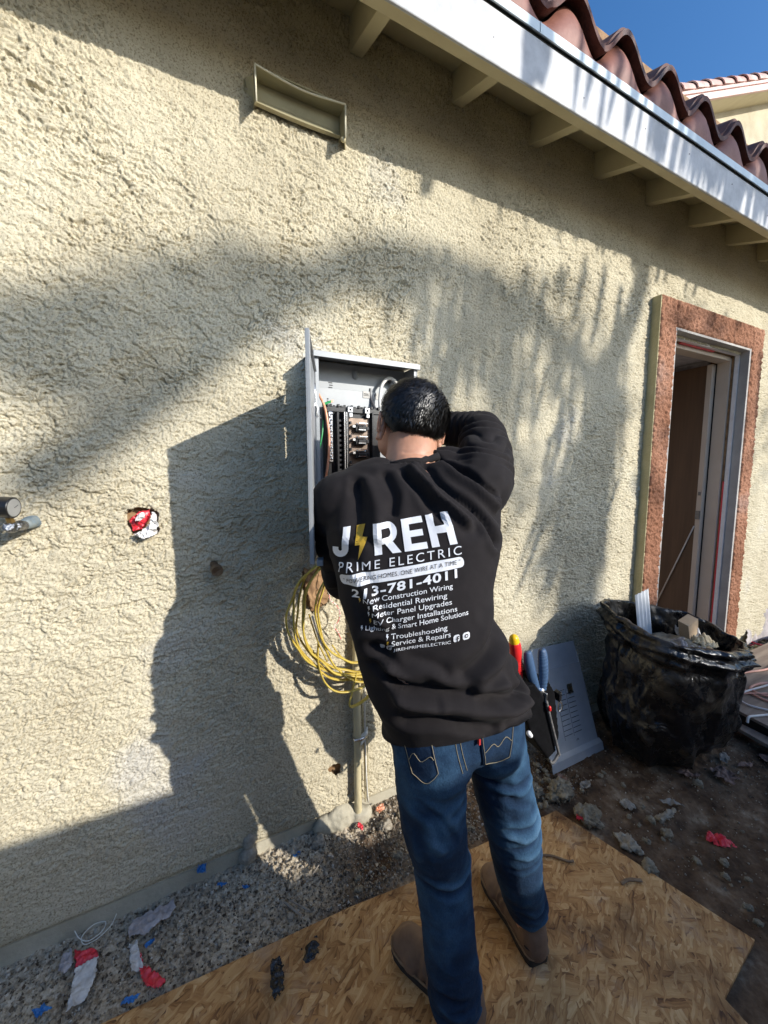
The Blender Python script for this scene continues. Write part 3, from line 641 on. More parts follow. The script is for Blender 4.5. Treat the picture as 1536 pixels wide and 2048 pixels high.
trunk.tube(spline([(7.6,-9.6,-.1),(7.9,-9.4,2.2),(7.75,-9.25,4.2),tuple(j0)], 8), [.19,.17,.16,.155,.15]+[.14]*15+[.12,.1,.09,.08,.08], 12)
obj('trunk', trunk, M['bark'], tree, smooth=True)
LV = []; LF = []
def leaf_at(c, L, w, d):
    d = Vector(d).normalized(); s = d.cross(Vector((random.gauss(0,1),random.gauss(0,1),random.gauss(0,1)))).normalized()*w/2; o = len(LV)
    LV.extend([c, c+d*L*.4+s, c+d*L, c+d*L*.4-s]); LF.append((o,o+1,o+2,o+3))
def clump(px, py, rx, ry, n, T=9.3, L=.12, w=.035, dirw=(0,0,-1), spread=.6):
    for _ in range(n):
        r = math.sqrt(random.random()); a = random.uniform(0, 2*math.pi)
        X, Z = px2w(px+rx*r*math.cos(a), py+ry*r*math.sin(a))
        leaf_at(wp(X, Z, T+random.gauss(0,.35)), L*random.uniform(.6,1.3), w*random.uniform(.7,1.3), [dirw[0]+random.gauss(0,spread), dirw[1]+random.gauss(0,spread), dirw[2]+random.gauss(0,spread)])
for a in [(60,640,160,60,80),(250,610,200,80,115),(420,590,130,80,100),(200,740,190,50,55),(520,570,110,50,75),(640,530,70,40,50)]: clump(*a)
for a in [(780,530,80,40,70),(900,580,110,80,95),(1100,610,110,90,90),(1000,700,90,80,55),(1090,760,80,80,55),(1200,760,70,90,90),(1150,980,60,110,90),(1060,960,60,110,50),(1100,1130,50,70,40),(1370,640,60,40,40),(1500,880,60,90,60),(1290,880,25,130,30),(1330,1150,60,100,60),(950,800,80,90,35)]: clump(*a, T=7.5)
# long drooping blades that fall as streaks on the fascia, the tiles and the wall
def blade(X, Z, dX, dZ, w, T, tw=0.0):
    a = wp(X, Z, T); e = wp(X+dX, Z+dZ, T+tw); u = e-a; s = Vector((w/2, .0, 0)); o = len(LV); k = 5
    for i in range(k+1):
        t = i/k; c = a+u*t; f = math.sin(math.pi*min(1,.12+t*.88))**.5*(1-.25*t); LV.append(c-s*f); LV.append(c+s*f)
    for i in range(k): LF.append((o+2*i,o+2*i+1,o+2*i+3,o+2*i+2))
def streak(px, py, px2, py2, w, T=3.1):
    X, Z = px2w(px, py); X2, Z2 = px2w(px2, py2); blade(X, Z, X2-X, Z2-Z, w, T+random.uniform(-.25,.25))
for (x, y0, y1, sl_, w, n) in [(900,500,680,-14,.045,3),(935,520,700,-12,.05,3),(975,540,760,-14,.055,3),(1010,560,740,-10,.04,2),(1050,540,680,-16,.04,3),(1085,560,760,-20,.05,3),(1125,540,620,-16,.045,2),(1165,520,640,-20,.05,3),(1205,540,690,-22,.05,3),(1240,580,800,-24,.05,3),(860,500,590,-8,.04,2),(820,500,570,-6,.04,2)]:
    for q in range(n): streak(x+random.uniform(-7,7), y0+random.uniform(-15,15), x+sl_+random.uniform(-7,7), y1+random.uniform(-20,20), w*.85)
for k in range(46):
    x = random.uniform(780,1245); y0 = 470+(x-780)*.33+random.uniform(20,230); streak(x, y0, x-random.uniform(4,26), y0+random.uniform(70,230), random.uniform(.022,.038), 2.9)
for k in range(26):
    x = random.uniform(1080,1240); y0 = random.uniform(800,1000); streak(x, y0, x-random.uniform(25,80), y0+random.uniform(120,260), random.uniform(.03,.045), 3.2)
for (x0, y0, x1, y1, w, n) in [(1232,770,1120,1100,.06,5),(1200,800,1090,1190,.07,5),(1225,850,1195,1180,.05,3),(1180,900,1060,1200,.05,3),(1245,700,1235,1000,.035,2),(1000,700,960,900,.03,2),(1500,700,1470,1150,.07,3),(1400,600,1390,660,.05,2),(1450,620,1440,690,.05,2),(1330,900,1300,1150,.05,3)]:
    for q in range(n): streak(x0+random.uniform(-10,10), y0+random.uniform(-15,15), x1+random.uniform(-12,12), y1+random.uniform(-20,20), w*.8, 4.2)
def fstreak(x, w, z0=2.95, z1=2.56, slant=-.05, T=2.1):
    w *= 1.25    # blades whose shade crosses the fascia (y -.29)
    a = Vector((x,-.29,z0))+Vector((.66,-1,.54))*T; o = len(LV); k = 4
    for i in range(k+1):
        t = i/k; c = a + Vector((slant*t,0,(z1-z0)*t)); f = w/2*(math.sin(math.pi*(.15+.8*t))**.6); LV.append(c-Vector((f,0,0))); LV.append(c+Vector((f,0,0)))
    for i in range(k): LF.append((o+2*i,o+2*i+1,o+2*i+3,o+2*i+2))
for x, w in [(1.06,.05),(1.09,.04),(1.27,.025),(1.36,.03),(1.42,.028),(1.50,.03),(1.545,.02),(1.60,.032),(1.66,.025),(1.71,.035),(1.765,.03),(1.82,.028),(1.90,.035),(1.97,.03),(2.05,.04),(2.10,.04),(2.15,.04),(2.2,.04),(2.26,.05),(2.31,.05),(2.36,.05),(2.41,.04),(2.47,.05),(2.53,.05),(2.60,.04),(2.72,.05),(2.8,.04),(2.95,.05)]:
    fstreak(x, w, 2.95+random.uniform(-.06,.05), 2.56+random.uniform(-.03,.08), random.uniform(-.09,-.03))
for x in (1.03,1.07,1.10): fstreak(x, .05, 2.80, 2.62, -.02)
for k in range(34):
    x = 1.75+k*.040+random.uniform(-.02,.02)
    if random.random() < .85: fstreak(x, .034, 2.95, 2.60, random.uniform(-.12,.0), 2.3)
limb2 = MB().tube(spline([(7.75,-9.25,4.6),(6.4,-7.0,5.2),(5.2,-4.6,4.9),(4.0,-3.2,4.55),(2.6,-2.75,4.45)],8), [.10-.0026*i for i in range(33)], 9); limb2.tube(spline([(5.0,-4.3,4.85),(4.9,-3.3,4.55),(4.4,-2.9,4.4),(3.6,-2.9,4.3)],6), .022, 7); obj('limb', limb2, M['bark'], tree, smooth=True)
# shade over the tiles, the bag and the ground on the right
def wclump(x, y, z, rx, ry, n, L=.13, w=.05, T=9.0):
    for _ in range(n):
        p = Vector((x+random.gauss(0,rx), y+random.gauss(0,ry), z)) + Vector((.66,-1,.54))*(T+random.gauss(0,.3))
        leaf_at(p, L, w, (random.gauss(0,1), random.gauss(0,1), random.gauss(0,1)))
for x, y, z, rx, ry, n in [(2.05,-.45,.25,.30,.10,620),(2.3,-.1,.55,.25,.05,260),(2.7,-.5,.1,.25,.2,500),(3.0,-.8,.1,.4,.2,500),(1.5,-.1,.5,.07,.05,60),(1.6,-.15,.3,.10,.05,60)]: wclump(x, y, z, rx, ry, n)
me = bpy.data.meshes.new('foliage'); me.from_pydata(LV, [], LF); obj('foliage', me, M['leaf'], tree)

# ================================================================== ELECTRICAL PANEL
panel = thing('electrical_panel', (.54, -.06, 1.14), 'open grey electrical panel box mounted on the stucco with its door swung out', 'electrical panel')
px0, px1, pz0, pz1, pf = .358, .731, 1.140, 1.742, -.104
b = MB(); t = .0018
b.box((px0,pf,pz0),(px0+t,-.001,pz1)); b.box((px1-t,pf,pz0),(px1,-.001,pz1)); b.box((px0+t+.0003,pf,pz0),(px1-t-.0003,-.001,pz0+t))
b.box((px0+t+.0003,-.0185,pz0+t+.0003),(px1-t-.0003,-.0165,pz1-.0005))
b.box((px0-.0045,pf+.002,pz0),(px0-.0004,pf+.018,pz1)); b.box((px0+t+.0004,pf+.001,pz0+.002),(px0+.013,pf+.0028,pz1-.004)); b.box((px1-.013,pf+.001,pz0+.002),(px1-t-.0004,pf+.0028,pz1-.004))
obj('enclosure', b, M['grey_metal'], panel, bevel=.0006)
b = MB(); b.prism([(px0-.006,pf-.008,pz1+.001),(px0-.006,.002,pz1+.006),(px0-.006,.002,pz1+.009),(px0-.006,pf-.010,pz1+.004),(px0-.006,pf-.010,pz1-.014),(px0-.006,pf-.008,pz1-.014)], (px1-px0+.012,0,0))
obj('top_cap', b, M['grey_metal'], panel, bevel=.0008)
b = MB(); b.box((px0+.03,-.0215,1.20),(px1-.02,-.0190,1.655)); obj('mounting_pan', b, M['grey_metal_l'], panel, bevel=.001)
b = MB(); b.cap((.528,-.020,1.705),(.528,-.020,1.716),.011,.011,12); obj('mounting_boss', b, M['grey_metal'], panel, smooth=True)
b = MB(); b.cap((.385,-.0185,1.708),(.385,-.022,1.708),.006,.004,12); obj('screw', b, M['silver'], panel, smooth=True)
b = MB(); b.cap((.665,-.0185,1.700),(.665,-.024,1.700),.008,.006,12); obj('screw', b, M['darkmetal'], panel, smooth=True)
b = MB(); b.box((.556,-.0235,1.633),(.582,-.0220,1.656)); b.box((.594,-.0235,1.631),(.622,-.0220,1.654)); obj('label', b, M['paper'], panel)
def marks(L_):
    b = MB()
    for q in L_: b.box(*q)
    obj('printed_mark', b, M['ink'], panel)
for (x,z,w) in [(.430,1.6745,.014),(.433,1.6665,.012),(.430,1.6585,.014)]: marks([((x,-.0195,z-.0018),(x+w,-.0187,z+.0010))])
for (x,z) in [(.423,1.6190),(.423,1.6110)]: marks([((x,-.0225,z-.002),(x+.0055,-.0217,z+.002))])
marks([((.559,-.0242,1.641),(.579,-.0237,1.6425))]); marks([((.559,-.0242,1.6455),(.577,-.0237,1.648))]); marks([((.600,-.0242,1.640),(.603,-.0237,1.648))]); marks([((.6032,-.0242,1.6455),(.610,-.0237,1.648))])
def rnd(a, b_): return random.uniform(a, b_)
b = MB(); b.box((.406,-.050,1.20),(.605,-.012,1.592)); b.box((.402,-.058,1.572),(.606,-.0505,1.590))
for k in range(16): b.box((.408+k*.0125,-.064+.004*(k%3),1.588),(.416+k*.0125,-.050,1.594+.003*(k%2)))
b.box((.440,-.072,1.21),(.4475,-.0505,1.57)); b.box((.4615,-.076,1.21),(.4640,-.0505,1.572)); b.box((.478,-.070,1.21),(.4835,-.0505,1.572)); b.box((.566,-.078,1.2),(.572,-.0505,1.575)); b.box((.572,-.062,1.2),(.605,-.0505,1.57))
for k in range(20): b.box((.4480,-.066,1.225+k*.0165),(.4612,-.0505,1.233+k*.0165))
ch = obj('breaker_chassis', b, M['black_plastic'], panel, bevel=.0012)
b = MB(); b.box((.4645,-.077,1.21),(.4672,-.0775+.006,1.570)); b.box((.4735,-.0745,1.21),(.4752,-.070,1.571)); obj('steel_rail', b, M['silver'], panel)
b = MB(); b.box((.4845,-.060,1.24),(.5655,-.0515,1.555)); bus = obj('bus_bar', b, M['copper_busbar'], panel, bevel=.001)
for k in range(8):
    z = 1.520-k*.0445; b = MB()
    b.box((.505,-.078,z-.013),(.545,-.0605,z+.013)); b.box((.513,-.084,z-.009),(.540,-.0785,z+.004)); b.box((.546,-.074,z-.006),(.556,-.0605,z+.006)); b.box((.4855,-.072,z+.012),(.4925,-.0605,z+.022))
    br = obj('breaker_hook', b, M['black_plastic'], panel, bevel=.0015)
    b = MB(); b.tube(spline([(.506,-.082,z+.016),(.512,-.084,z+.010),(.532,-.0865,z+.0085),(.536,-.0855,z+.013)],4), .0018, 6); b.box((.512,-.0868,z-.008),(.538,-.0845,z-.0055)); b.box((.516,-.0825,z+.0145),(.548,-.0790,z+.0175)); b.box((.494,-.0785,z+.001),(.503,-.0610,z+.009))
    obj('clip', b, M['silver'], br)
for x in (.490, .553):
    b = MB(); b.box((x-.009,-.068,1.572),(x+.009,-.0585,1.590)); lug = obj('lug', b, M['silver'], panel, bevel=.001)
    b = MB(); b.cap((x,-.0683,1.581),(x,-.0695,1.581),.0045,.0035,10); obj('set_screw', b, M['ink'], lug)
    b = MB(); b.box((x-.005,-.072,1.556),(x+.006,-.0585,1.569)); obj('terminal', b, M['silver'], panel, bevel=.001)
b = MB(); b.box((.414,-.064,1.405),(.428,-.0505,1.570)); nbar = obj('neutral_bar', b, M['silver'], panel, bevel=.0015)
for k in range(17):
    z = 1.562-k*.0092; b = MB(); b.cap((.421+.0022*(-1)**k,-.0640,z),(.421+.0022*(-1)**k,-.0672,z),.0041,.0036,8); obj('terminal_screw', b, M['silver'], nbar, smooth=True)
b = MB(); b.tube(spline([(.378,-.03,1.655),(.384,-.045,1.632),(.396,-.075,1.585),(.403,-.085,1.53),(.407,-.086,1.475),(.402,-.085,1.40),(.390,-.08,1.33),(.378,-.07,1.27),(.375,-.05,1.20)],8), .0040, 8)
obj('ground_wire', b, M['orange_wire'], panel, smooth=True)
b = MB(); b.tube(spline([(.404,-.035,1.545),(.397,-.045,1.50),(.388,-.048,1.46),(.376,-.045,1.41)],8), .0028, 8); obj('ground_wire', b, M['green_wire'], panel, smooth=True)
b = MB(); b.prism([(.397,-.058,1.588),(.424,-.062,1.600),(.424,-.062,1.608),(.397,-.058,1.597)], (0,.012,0)); obj('taped_wire_end', b, M['green_wire'], panel, bevel=.001)
b = MB(); b.prism([(.4243,-.061,1.600),(.433,-.061,1.603),(.430,-.061,1.606),(.434,-.061,1.612),(.4243,-.061,1.608)], (0,.009,0)); obj('wire_tip', b, M['orange_wire'], panel)
b = MB(); b.tube(spline([(.586,-.016,1.668),(.586,-.020,1.64),(.590,-.030,1.615),(.593,-.050,1.588)],8), .0052, 8); obj('service_cable', b, M['grey_wire'], panel, smooth=True)
b = MB(); b.tube(spline([(.612,-.045,1.60),(.612,-.045,1.635),(.620,-.046,1.678),(.645,-.047,1.703),(.672,-.047,1.696),(.690,-.046,1.66),(.694,-.045,1.60)],8), .0062, 8); obj('white_conductor', b, M['white_wire'], panel, smooth=True)
b = MB(); b.tube(spline([(.384,-.012,1.60),(.392,-.02,1.575),(.398,-.03,1.55)],6), .003, 6); obj('white_conductor', b, M['white_wire'], panel, smooth=True)
for z in (1.60, 1.225):     # hinges
    b = MB(); b.box((px0-.007,pf-.0015,z-.022),(px0+.004,pf+.0005,z+.022)); hg = obj('hinge', b, M['silver'], panel, bevel=.0006)
    b = MB(); b.tube([(px0-.002,pf-.004,z-.012),(px0-.002,pf-.004,z+.048)], .0022, 8); obj('hinge_pin', b, M['silver'], hg, smooth=True)
b = MB(); b.tube(spline([(px0+.003,pf-.003,1.580),(px0+.006,pf-.004,1.570),(px0+.003,pf-.004,1.555),(px0+.008,pf-.003,1.545)],6), .0016, 6); obj('latch_spring', b, M['silver'], panel)
b = MB()
for k in range(9):
    o = Vector((px1+.006+rnd(-.004,.01), pf+.02+rnd(-.01,.01), pz1-.004+rnd(-.008,.006))); b.tube([o, o+Vector((rnd(-.012,.014),rnd(-.01,.01),rnd(-.01,.008)))], .0022, 5)
obj('black_screw_cluster', b, M['black_plastic'], panel)
# the door, hinged on the left edge, swung out towards the viewer
hx, hy, ex, ey = .353, pf-.004, .234, -.452
dv = Vector((ex-hx, ey-hy, 0)); Ld = dv.length; dv.normalize(); dn = Vector((dv.y, -dv.x, 0))   # dn points left
def dp(s_, n_, z): return Vector((hx, hy, z)) + dv*s_ + dn*n_
b = MB(); z0, z1 = 1.158, 1.683
def dbox(b, s0, s1, n0, n1, za, zb):
    P = [dp(s0,n0,za),dp(s1,n0,za),dp(s1,n1,za),dp(s0,n1,za),dp(s0,n0,zb),dp(s1,n0,zb),dp(s1,n1,zb),dp(s0,n1,zb)]
    b.add(P, [(0,3,2,1),(4,5,6,7),(0,1,5,4),(1,2,6,5),(2,3,7,6),(3,0,4,7)])
dbox(b, 0, Ld, -.0018, 0, z0, z1); dr = obj('door', b, M['grey_metal_l'], panel)
b = MB(); dbox(b, Ld-.0020, Ld, -.0095, -.0020, z0, z1); dbox(b, 0, Ld-.0022, -.0095, -.0020, z1-.002, z1); dbox(b, 0, Ld-.0022, -.0095, -.0020, z0, z0+.002); dbox(b, Ld-.008, Ld-.0022, -.0108, -.0097, z0+.003, z1-.003)
obj('door_flange', b, M['grey_metal_l'], dr, bevel=.0008)
b = MB(); dbox(b, Ld-.03, Ld+.004, -.030, -.0155, z0-.004, z0+.010); obj('door_pull', b, M['grey_metal'], dr, bevel=.001)

# ---- conduit and cables under the panel
cd = thing('conduit', (.52,-.03,.03), 'tan painted conduit running down the wall from the panel to the ground', 'conduit')
S = spline([(.518,-.030,1.14),(.519,-.031,.9),(.516,-.032,.6),(.518,-.031,.35),(.518,-.030,.10),(.519,-.028,.02)],10)
me = remesh(MB().tube(S, .0145, 14), .0028, 3); V = getv(me); Nn = getn(me); V += Nn*(.0018*fbm3(V[:,0]*80,V[:,1]*80,V[:,2]*30,3,5))[:,None]; setv(me, V)
obj('pipe', me, M['tan_paint'], cd, smooth=True)
for k, (dx, dy) in enumerate(((.019,-.004),(.026,-.010),(.023,-.002),(.031,-.004))):
    P = [(.520+dx+.003*math.sin(i*1.3+k*2)+ (.0 if i < 6 else .004*(i-5)), -.026+dy+.003*math.cos(i+k), 1.12-i*.13) for i in range(9)]
    b = MB().tube(spline(P, 5), .0036 if k < 3 else .0028, 7, flat=.7); obj('strapped_wire', b, [M['tan_paint'], M['white_wire'], M['caulk'], M['tan_paint']][k], cd, smooth=True)
for z in (.36, .90):
    b = MB(); b.tube([(.500,-.012,z),(.503,-.045,z),(.525,-.052,z+.002),(.548,-.044,z),(.553,-.012,z)], .004, 6, flat=1.6); obj('pipe_strap', b, M['silver'] if z < .5 else M['tan_paint'], cd, smooth=True)
me = remesh(MB().cap((.528,-.034,.355),(.548,-.044,.375),.010,.008).cap((.548,-.044,.372),(.556,-.036,.392),.007,.003).cap((.535,-.046,.352),(.524,-.05,.34),.007,.003), .002, 2); obj('tied_knot', me, M['white_string'], cd, smooth=True)

def loopc(cx, cz, rx, rz, a0, a1, y, n=14, jit=.006, seed=0):
    r_ = random.Random(seed); return [(cx+rx*math.cos(R(a0+(a1-a0)*i/(n-1)))+r_.uniform(-jit,jit), y+r_.uniform(-jit,jit), cz+rz*math.sin(R(a0+(a1-a0)*i/(n-1)))+r_.uniform(-jit,jit)) for i in range(n)]
coil = thing('cable_coil', (.53,-.08,.53), 'big loop of yellow sheathed cables hanging below the open panel', 'cable')
st = [(.43,-.05,1.135)]
for k in range(7):
    rx = .232+.016*(k%4) + (.0 if k < 5 else -.07); cz = .88 + (.01 if k < 6 else .02); rz = .240+.011*(k%3) - (0 if k < 6 else .035)
    P = [(.41+.008*k,-.050-.003*k,1.150),(.398+.006*k,-.062-.003*k,1.09)] + loopc(.535, cz, rx, rz, 145, 325, -.080-.005*k, 13, .006, k) + loopc(.535, cz, rx*.9, rz, 335, 400, -.07-.004*k, 5, .006, k+9)
    obj('cable_strand', MB().tube(spline(P, 7), .0070, 8, flat=.5), M['yellow_cable'], coil, smooth=True)
P = [(.300,-.10,.790),(.335,-.105,.700),(.385,-.11,.640),(.470,-.115,.612),(.560,-.11,.628),(.66,-.10,.70)]
P1 = [(.355,-.09,.80),(.350,-.10,.73),(.372,-.105,.655),(.42,-.11,.612),(.50,-.11,.605),(.585,-.1,.625)]
obj('cable_strand', MB().tube(spline(P1, 8), .0070, 8, flat=.5), M['yellow_cable'], coil, smooth=True)
P2 = [(.600,-.09,.640),(.575,-.10,.600),(.52,-.11,.560),(.470,-.115,.548),(.455,-.115,.560),(.468,-.11,.600),(.49,-.10,.66)]
obj('cable_strand', MB().tube(spline(P2, 8), .0070, 8, flat=.5), M['yellow_cable'], coil, smooth=True)
obj('cable_strand', MB().tube(spline([(.63,-.09,.60),(.58,-.095,.590),(.555,-.1,.605),(.57,-.1,.63)], 8), .0045, 8, flat=.62), M['yellow_cable'], coil, smooth=True)
obj('stripped_end', MB().tube(spline([(.335,-.095,.895),(.348,-.10,.84),(.365,-.10,.79),(.392,-.10,.745)], 6), .0036, 7), M['white_wire'], coil, smooth=True)
obj('cable_strand', MB().tube(spline([(.325,-.09,.900),(.338,-.095,.85),(.352,-.10,.80),(.380,-.105,.73)], 6), .0044, 7, flat=.6), M['yellow_cable'], coil, smooth=True)
obj('cable_strand', MB().tube(spline([(.405,-.085,.775),(.43,-.09,.735),(.45,-.09,.715)], 6), .0044, 7, flat=.6), M['yellow_cable'], coil, smooth=True)
obj('taped_end', MB().tube(spline([(.420,-.075,1.085),(.400,-.085,1.060),(.378,-.090,1.030)], 5), .0085, 9, flat=.6), M['yellow_tape'], coil, smooth=True)
tag(obj('red_white_string', MB().tube(spline([(.44,-.06,1.13),(.420,-.075,1.03),(.405,-.07,.97),(.408,-.06,.93),(.432,-.06,.905),(.446,-.055,.870),(.440,-.05,.84),(.425,-.05,.825),(.440,-.05,.80),(.452,-.045,.77)], 8), .0017, 5), M['pink_string'], smooth=True), 'thin red and white string dangling from the panel beside the yellow cables', 'string')
def crumple(pts2, n=10, amp=.008, seed=0, thick=.0012):
    """closed outline (3D, roughly planar) filled with a crumpled sheet of real thickness"""
    P = np.array(pts2, float); c = P.mean(0); u_, s_, vt = np.linalg.svd(P-c); e1, e2, e3 = vt
    q = np.stack([(P-c)@e1, (P-c)@e2], 1); lo, hi = q.min(0), q.max(0); st = max(hi-lo)/(n*2.2)
    st /= 2.6; xs = np.arange(lo[0]-st, hi[0]+st, st); ys = np.arange(lo[1]-st, hi[1]+st, st); X, Y = np.meshgrid(xs, ys)
    cxx = (X[:-1,:-1]+X[1:,1:])/2; cyy = (Y[:-1,:-1]+Y[1:,1:])/2
    kp = pin(cxx+1.2*st*n2(cxx/st*.3, cyy/st*.3, seed), cyy+1.2*st*n2(cxx/st*.3, cyy/st*.3, seed+1), [tuple(a) for a in q])
    w = max(hi-lo); Z = amp*(1-2*np.abs(fbm2(X/w*3.2+seed*1.7, Y/w*3.2, 3, seed+5)))*1.3
    V = c + X.ravel()[:,None]*e1 + Y.ravel()[:,None]*e2 + Z.ravel()[:,None]*e3
    F = grid_faces(len(ys), len(xs), kp); me = mesh_np('scrap', V, F)
    bm = bmesh.new(); bm.from_mesh(me); bmesh.ops.delete(bm, geom=[v for v in bm.verts if not v.link_faces], context='VERTS')
    bmesh.ops.solidify(bm, geom=bm.faces[:], thickness=thick); bm.to_mesh(me); bm.free(); return me

# ---- wall fittings
g = thing('pressure_gauge', (-.40,-.07,1.20), 'black round pressure gauge on a brass fitting at the left edge of the wall', 'gauge')
gd = Vector((.95,-.27,-.06)).normalized(); gc = Vector((-.402,-.085,1.288)); qr = gd.to_track_quat('Z','Y').to_matrix()
def disc(b, c, ax, r0, r1, h0, h1, n=24): b.tube([Vector(c)+ax*h0, Vector(c)+ax*h1], [r0, r1], n)
b = MB(); b.tube([gc-gd*.026, gc-gd*.024, gc+gd*.013, gc+gd*.0145], [.023,.0255,.0255,.024], 28); obj('case', b, M['black_plastic'], g, smooth=True, ang=40)
b = MB(); b.tube([gc+gd*.0146, gc+gd*.0150], [.0215,.0210], 28); obj('dial', b, M['dial'], g)
b = MB(); b.tube([gc+gd*.0152, gc+gd*.0152+qr@Vector((.012,.006,0))], .0007, 5); obj('needle', b, M['ink'], g)
b = MB(); b.tube([(-.402,-.084,1.268),(-.399,-.080,1.250)], [.0075,.0085], 6); obj('brass_nut', b, M['brass'], g)
me = remesh(MB().cap((-.398,-.080,1.243),(-.388,-.045,1.240),.0125,.012).cap((-.405,-.086,1.240),(-.396,-.075,1.238),.010,.012), .0020, 1); V = getv(me); V += getn(me)*(.0055*fbm3(V[:,0]*70,V[:,1]*70,V[:,2]*70,3,2))[:,None]; setv(me, V)
obj('foil_wrap', me, M['foil'], g, smooth=False)
me = remesh(MB().cap((-.386,-.034,1.241),(-.380,-.002,1.243),.014,.018), .0025, 1); V = getv(me); V += getn(me)*(.003*fbm3(V[:,0]*60,V[:,1]*60,V[:,2]*60,3,2))[:,None]; setv(me, V)
obj('pipe_seal', me, M['blue_seal'], g, smooth=True)
b = MB(); b.tube([gc+Vector((-.020,.0,.013)), gc+Vector((-.034,.004,.010))], [.009,.009], 10); obj('bleed_cap', b, M['silver'], g)
p = thing('pipe_stub', (.055,-.03,1.05), 'small capped brown pipe stub poking out of the wall left of the panel', 'pipe')
b = MB(); b.tube([(.047,.0,1.083),(.052,-.042,1.074)], .0115, 16); obj('pipe', b, M['old_pipe'], p, smooth=True)
b = MB(); b.tube([(.0515,-.036,1.075),(.052,-.038,1.0745),(.0545,-.056,1.070),(.0546,-.0565,1.070),(.0546,-.0566,1.070)], [.012,.0168,.0168,.0155,.011], 20); b.tube([(.0545,-.0565,1.070),(.0542,-.0545,1.0705)], .011, 12); obj('cap', b, M['old_pipe'], p, smooth=True, ang=30)
hw = thing('wrapped_pipe', (-.13,-.01,1.18), 'red tape and white plastic wrap stuffed in the broken stucco hole', 'wrapped pipe')
obj('red_tape', crumple([(-.170,-.004,1.235),(-.163,-.004,1.200),(-.14,-.008,1.208),(-.115,-.010,1.238),(-.118,-.010,1.262),(-.145,-.008,1.257)], 9, .008, 3), M['red_tape'], hw)
obj('plastic_wrap', crumple([(-.158,-.006,1.196),(-.130,-.012,1.180),(-.104,-.018,1.192),(-.094,-.014,1.218),(-.100,-.010,1.25),(-.108,-.012,1.258),(-.116,-.018,1.222),(-.138,-.018,1.203)], 11, .018, 5), M['white_plastic'], hw)
obj('plastic_wrap', crumple([(-.150,-.007,1.232),(-.136,-.012,1.234),(-.125,-.010,1.248),(-.132,-.008,1.256),(-.146,-.007,1.250)], 7, .009, 9), M['white_plastic'], hw)
tag(obj('torn_red_wrap', crumple([(.385,-.05,1.137),(.415,-.06,1.127),(.43,-.065,1.10),(.405,-.06,1.075),(.380,-.05,1.085),(.372,-.045,1.115)], 8, .012, 12), M['red_tape']), 'torn red and pink wrapping hanging at the lower left corner of the panel', 'wrap')
tag(obj('torn_building_paper', crumple([(.335,-.006,1.04),(.41,-.008,1.03),(.415,-.010,.915),(.392,-.014,.895),(.372,-.022,.872),(.350,-.012,.905),(.338,-.008,.95)], 10, .010, 14, .0025), M['brown_paper']), 'brown building paper torn open below the panel behind the yellow cables', 'paper')
# mortar and plaster patches at the foot of the conduit
me = remesh(MB().sphere((.46,-.01,.03),(.07,.035,.055)).sphere((.405,-.005,.02),(.06,.03,.04)).sphere((.53,-.02,.02),(.05,.035,.04)), .005, 2); V = getv(me); V += getn(me)*(.012*fbm3(V[:,0]*25,V[:,1]*25,V[:,2]*25,4,7))[:,None]; setv(me, V)
tag(obj('mortar_patch', me, M['concrete'], smooth=True), 'lumpy patch of pale mortar at the foot of the tan conduit', 'mortar')
me = remesh(MB().sphere((.118,.0,.075),(.022,.012,.035)).sphere((.112,-.005,.03),(.032,.02,.03)), .004, 2); V = getv(me); V += getn(me)*(.008*fbm3(V[:,0]*35,V[:,1]*35,V[:,2]*35,3,8))[:,None]; setv(me, V)
tag(obj('mortar_patch', me, M['mineral'], smooth=True), 'small lump of mortar on the wall base left of the conduit', 'mortar')

# ================================================================== GROUND THINGS
# OSB sheet
pl = [(-.62,-.255),(-.256,-.268),(.058,-.284),(.377,-.302),(.599,-.327),(.807,-.322),(1.244,-.350),(1.399,-.907),(1.166,-.930),(1.10,-1.55),(-.62,-1.55)]
b = MB(); b.prism([(x,y,.004) for x, y in pl], (0,0,.0125)); tag(obj('osb_board', b, M['osb'], bevel=.0015), 'large worn OSB sheet lying on the dirt under the man', 'board')
# electrical panel dead-front cover leaning on the wall
A_, B_, = Vector((1.400,-.197,.004)), Vector((1.741,-.197,.004)); TLc, TRc = Vector((1.435,-.028,.510)), Vector((1.745,-.024,.492))
def cvp(u, v, n=0):
    p = (A_*(1-u)+B_*u)*(1-v) + (TLc*(1-u)+TRc*u)*v; nn = (B_-A_).cross(TLc-A_).normalized(); return p + nn*n
cov = thing('panel_cover', (1.57,-.12,.004), 'grey sheet metal panel cover with knockout slots leaning against the wall on the dirt', 'panel cover')
bm_ = MB()
hol = (.60,.72,.545,.635)   # open square
us = [0,.60,.72,1]; vs_ = [.10,.545,.635,.80]
for i in range(3):
    for j in range(3):
        if i == 1 and j == 1: continue
        q = [cvp(us[i],vs_[j]),cvp(us[i+1],vs_[j]),cvp(us[i+1],vs_[j+1]),cvp(us[i],vs_[j+1])]; bm_.add(q, [(0,1,2,3)])
q = [cvp(0,.80),cvp(1,.80),cvp(1,.80,-.006),cvp(0,.80,-.006),cvp(1,1,-.006),cvp(0,1,-.006)]; bm_.add(q, [(0,1,2,3),(3,2,4,5)])
q = [cvp(-.015,0,.014),cvp(1.03,0,.014),cvp(1.03,.07,.016),cvp(-.015,.07,.016),cvp(1.03,.10,0),cvp(-.015,.10,0)]; bm_.add(q, [(0,1,2,3),(3,2,4,5)])
me = bpy.data.meshes.new('c'); me.from_pydata(bm_.v, [], bm_.f); bm = bmesh.new(); bm.from_mesh(me); bmesh.ops.remove_doubles(bm, verts=bm.verts, dist=.0002)
bmesh.ops.solidify(bm, geom=bm.faces[:], thickness=.0016); bm.to_mesh(me); bm.free(); obj('sheet', me, M['cover_metal'], cov)
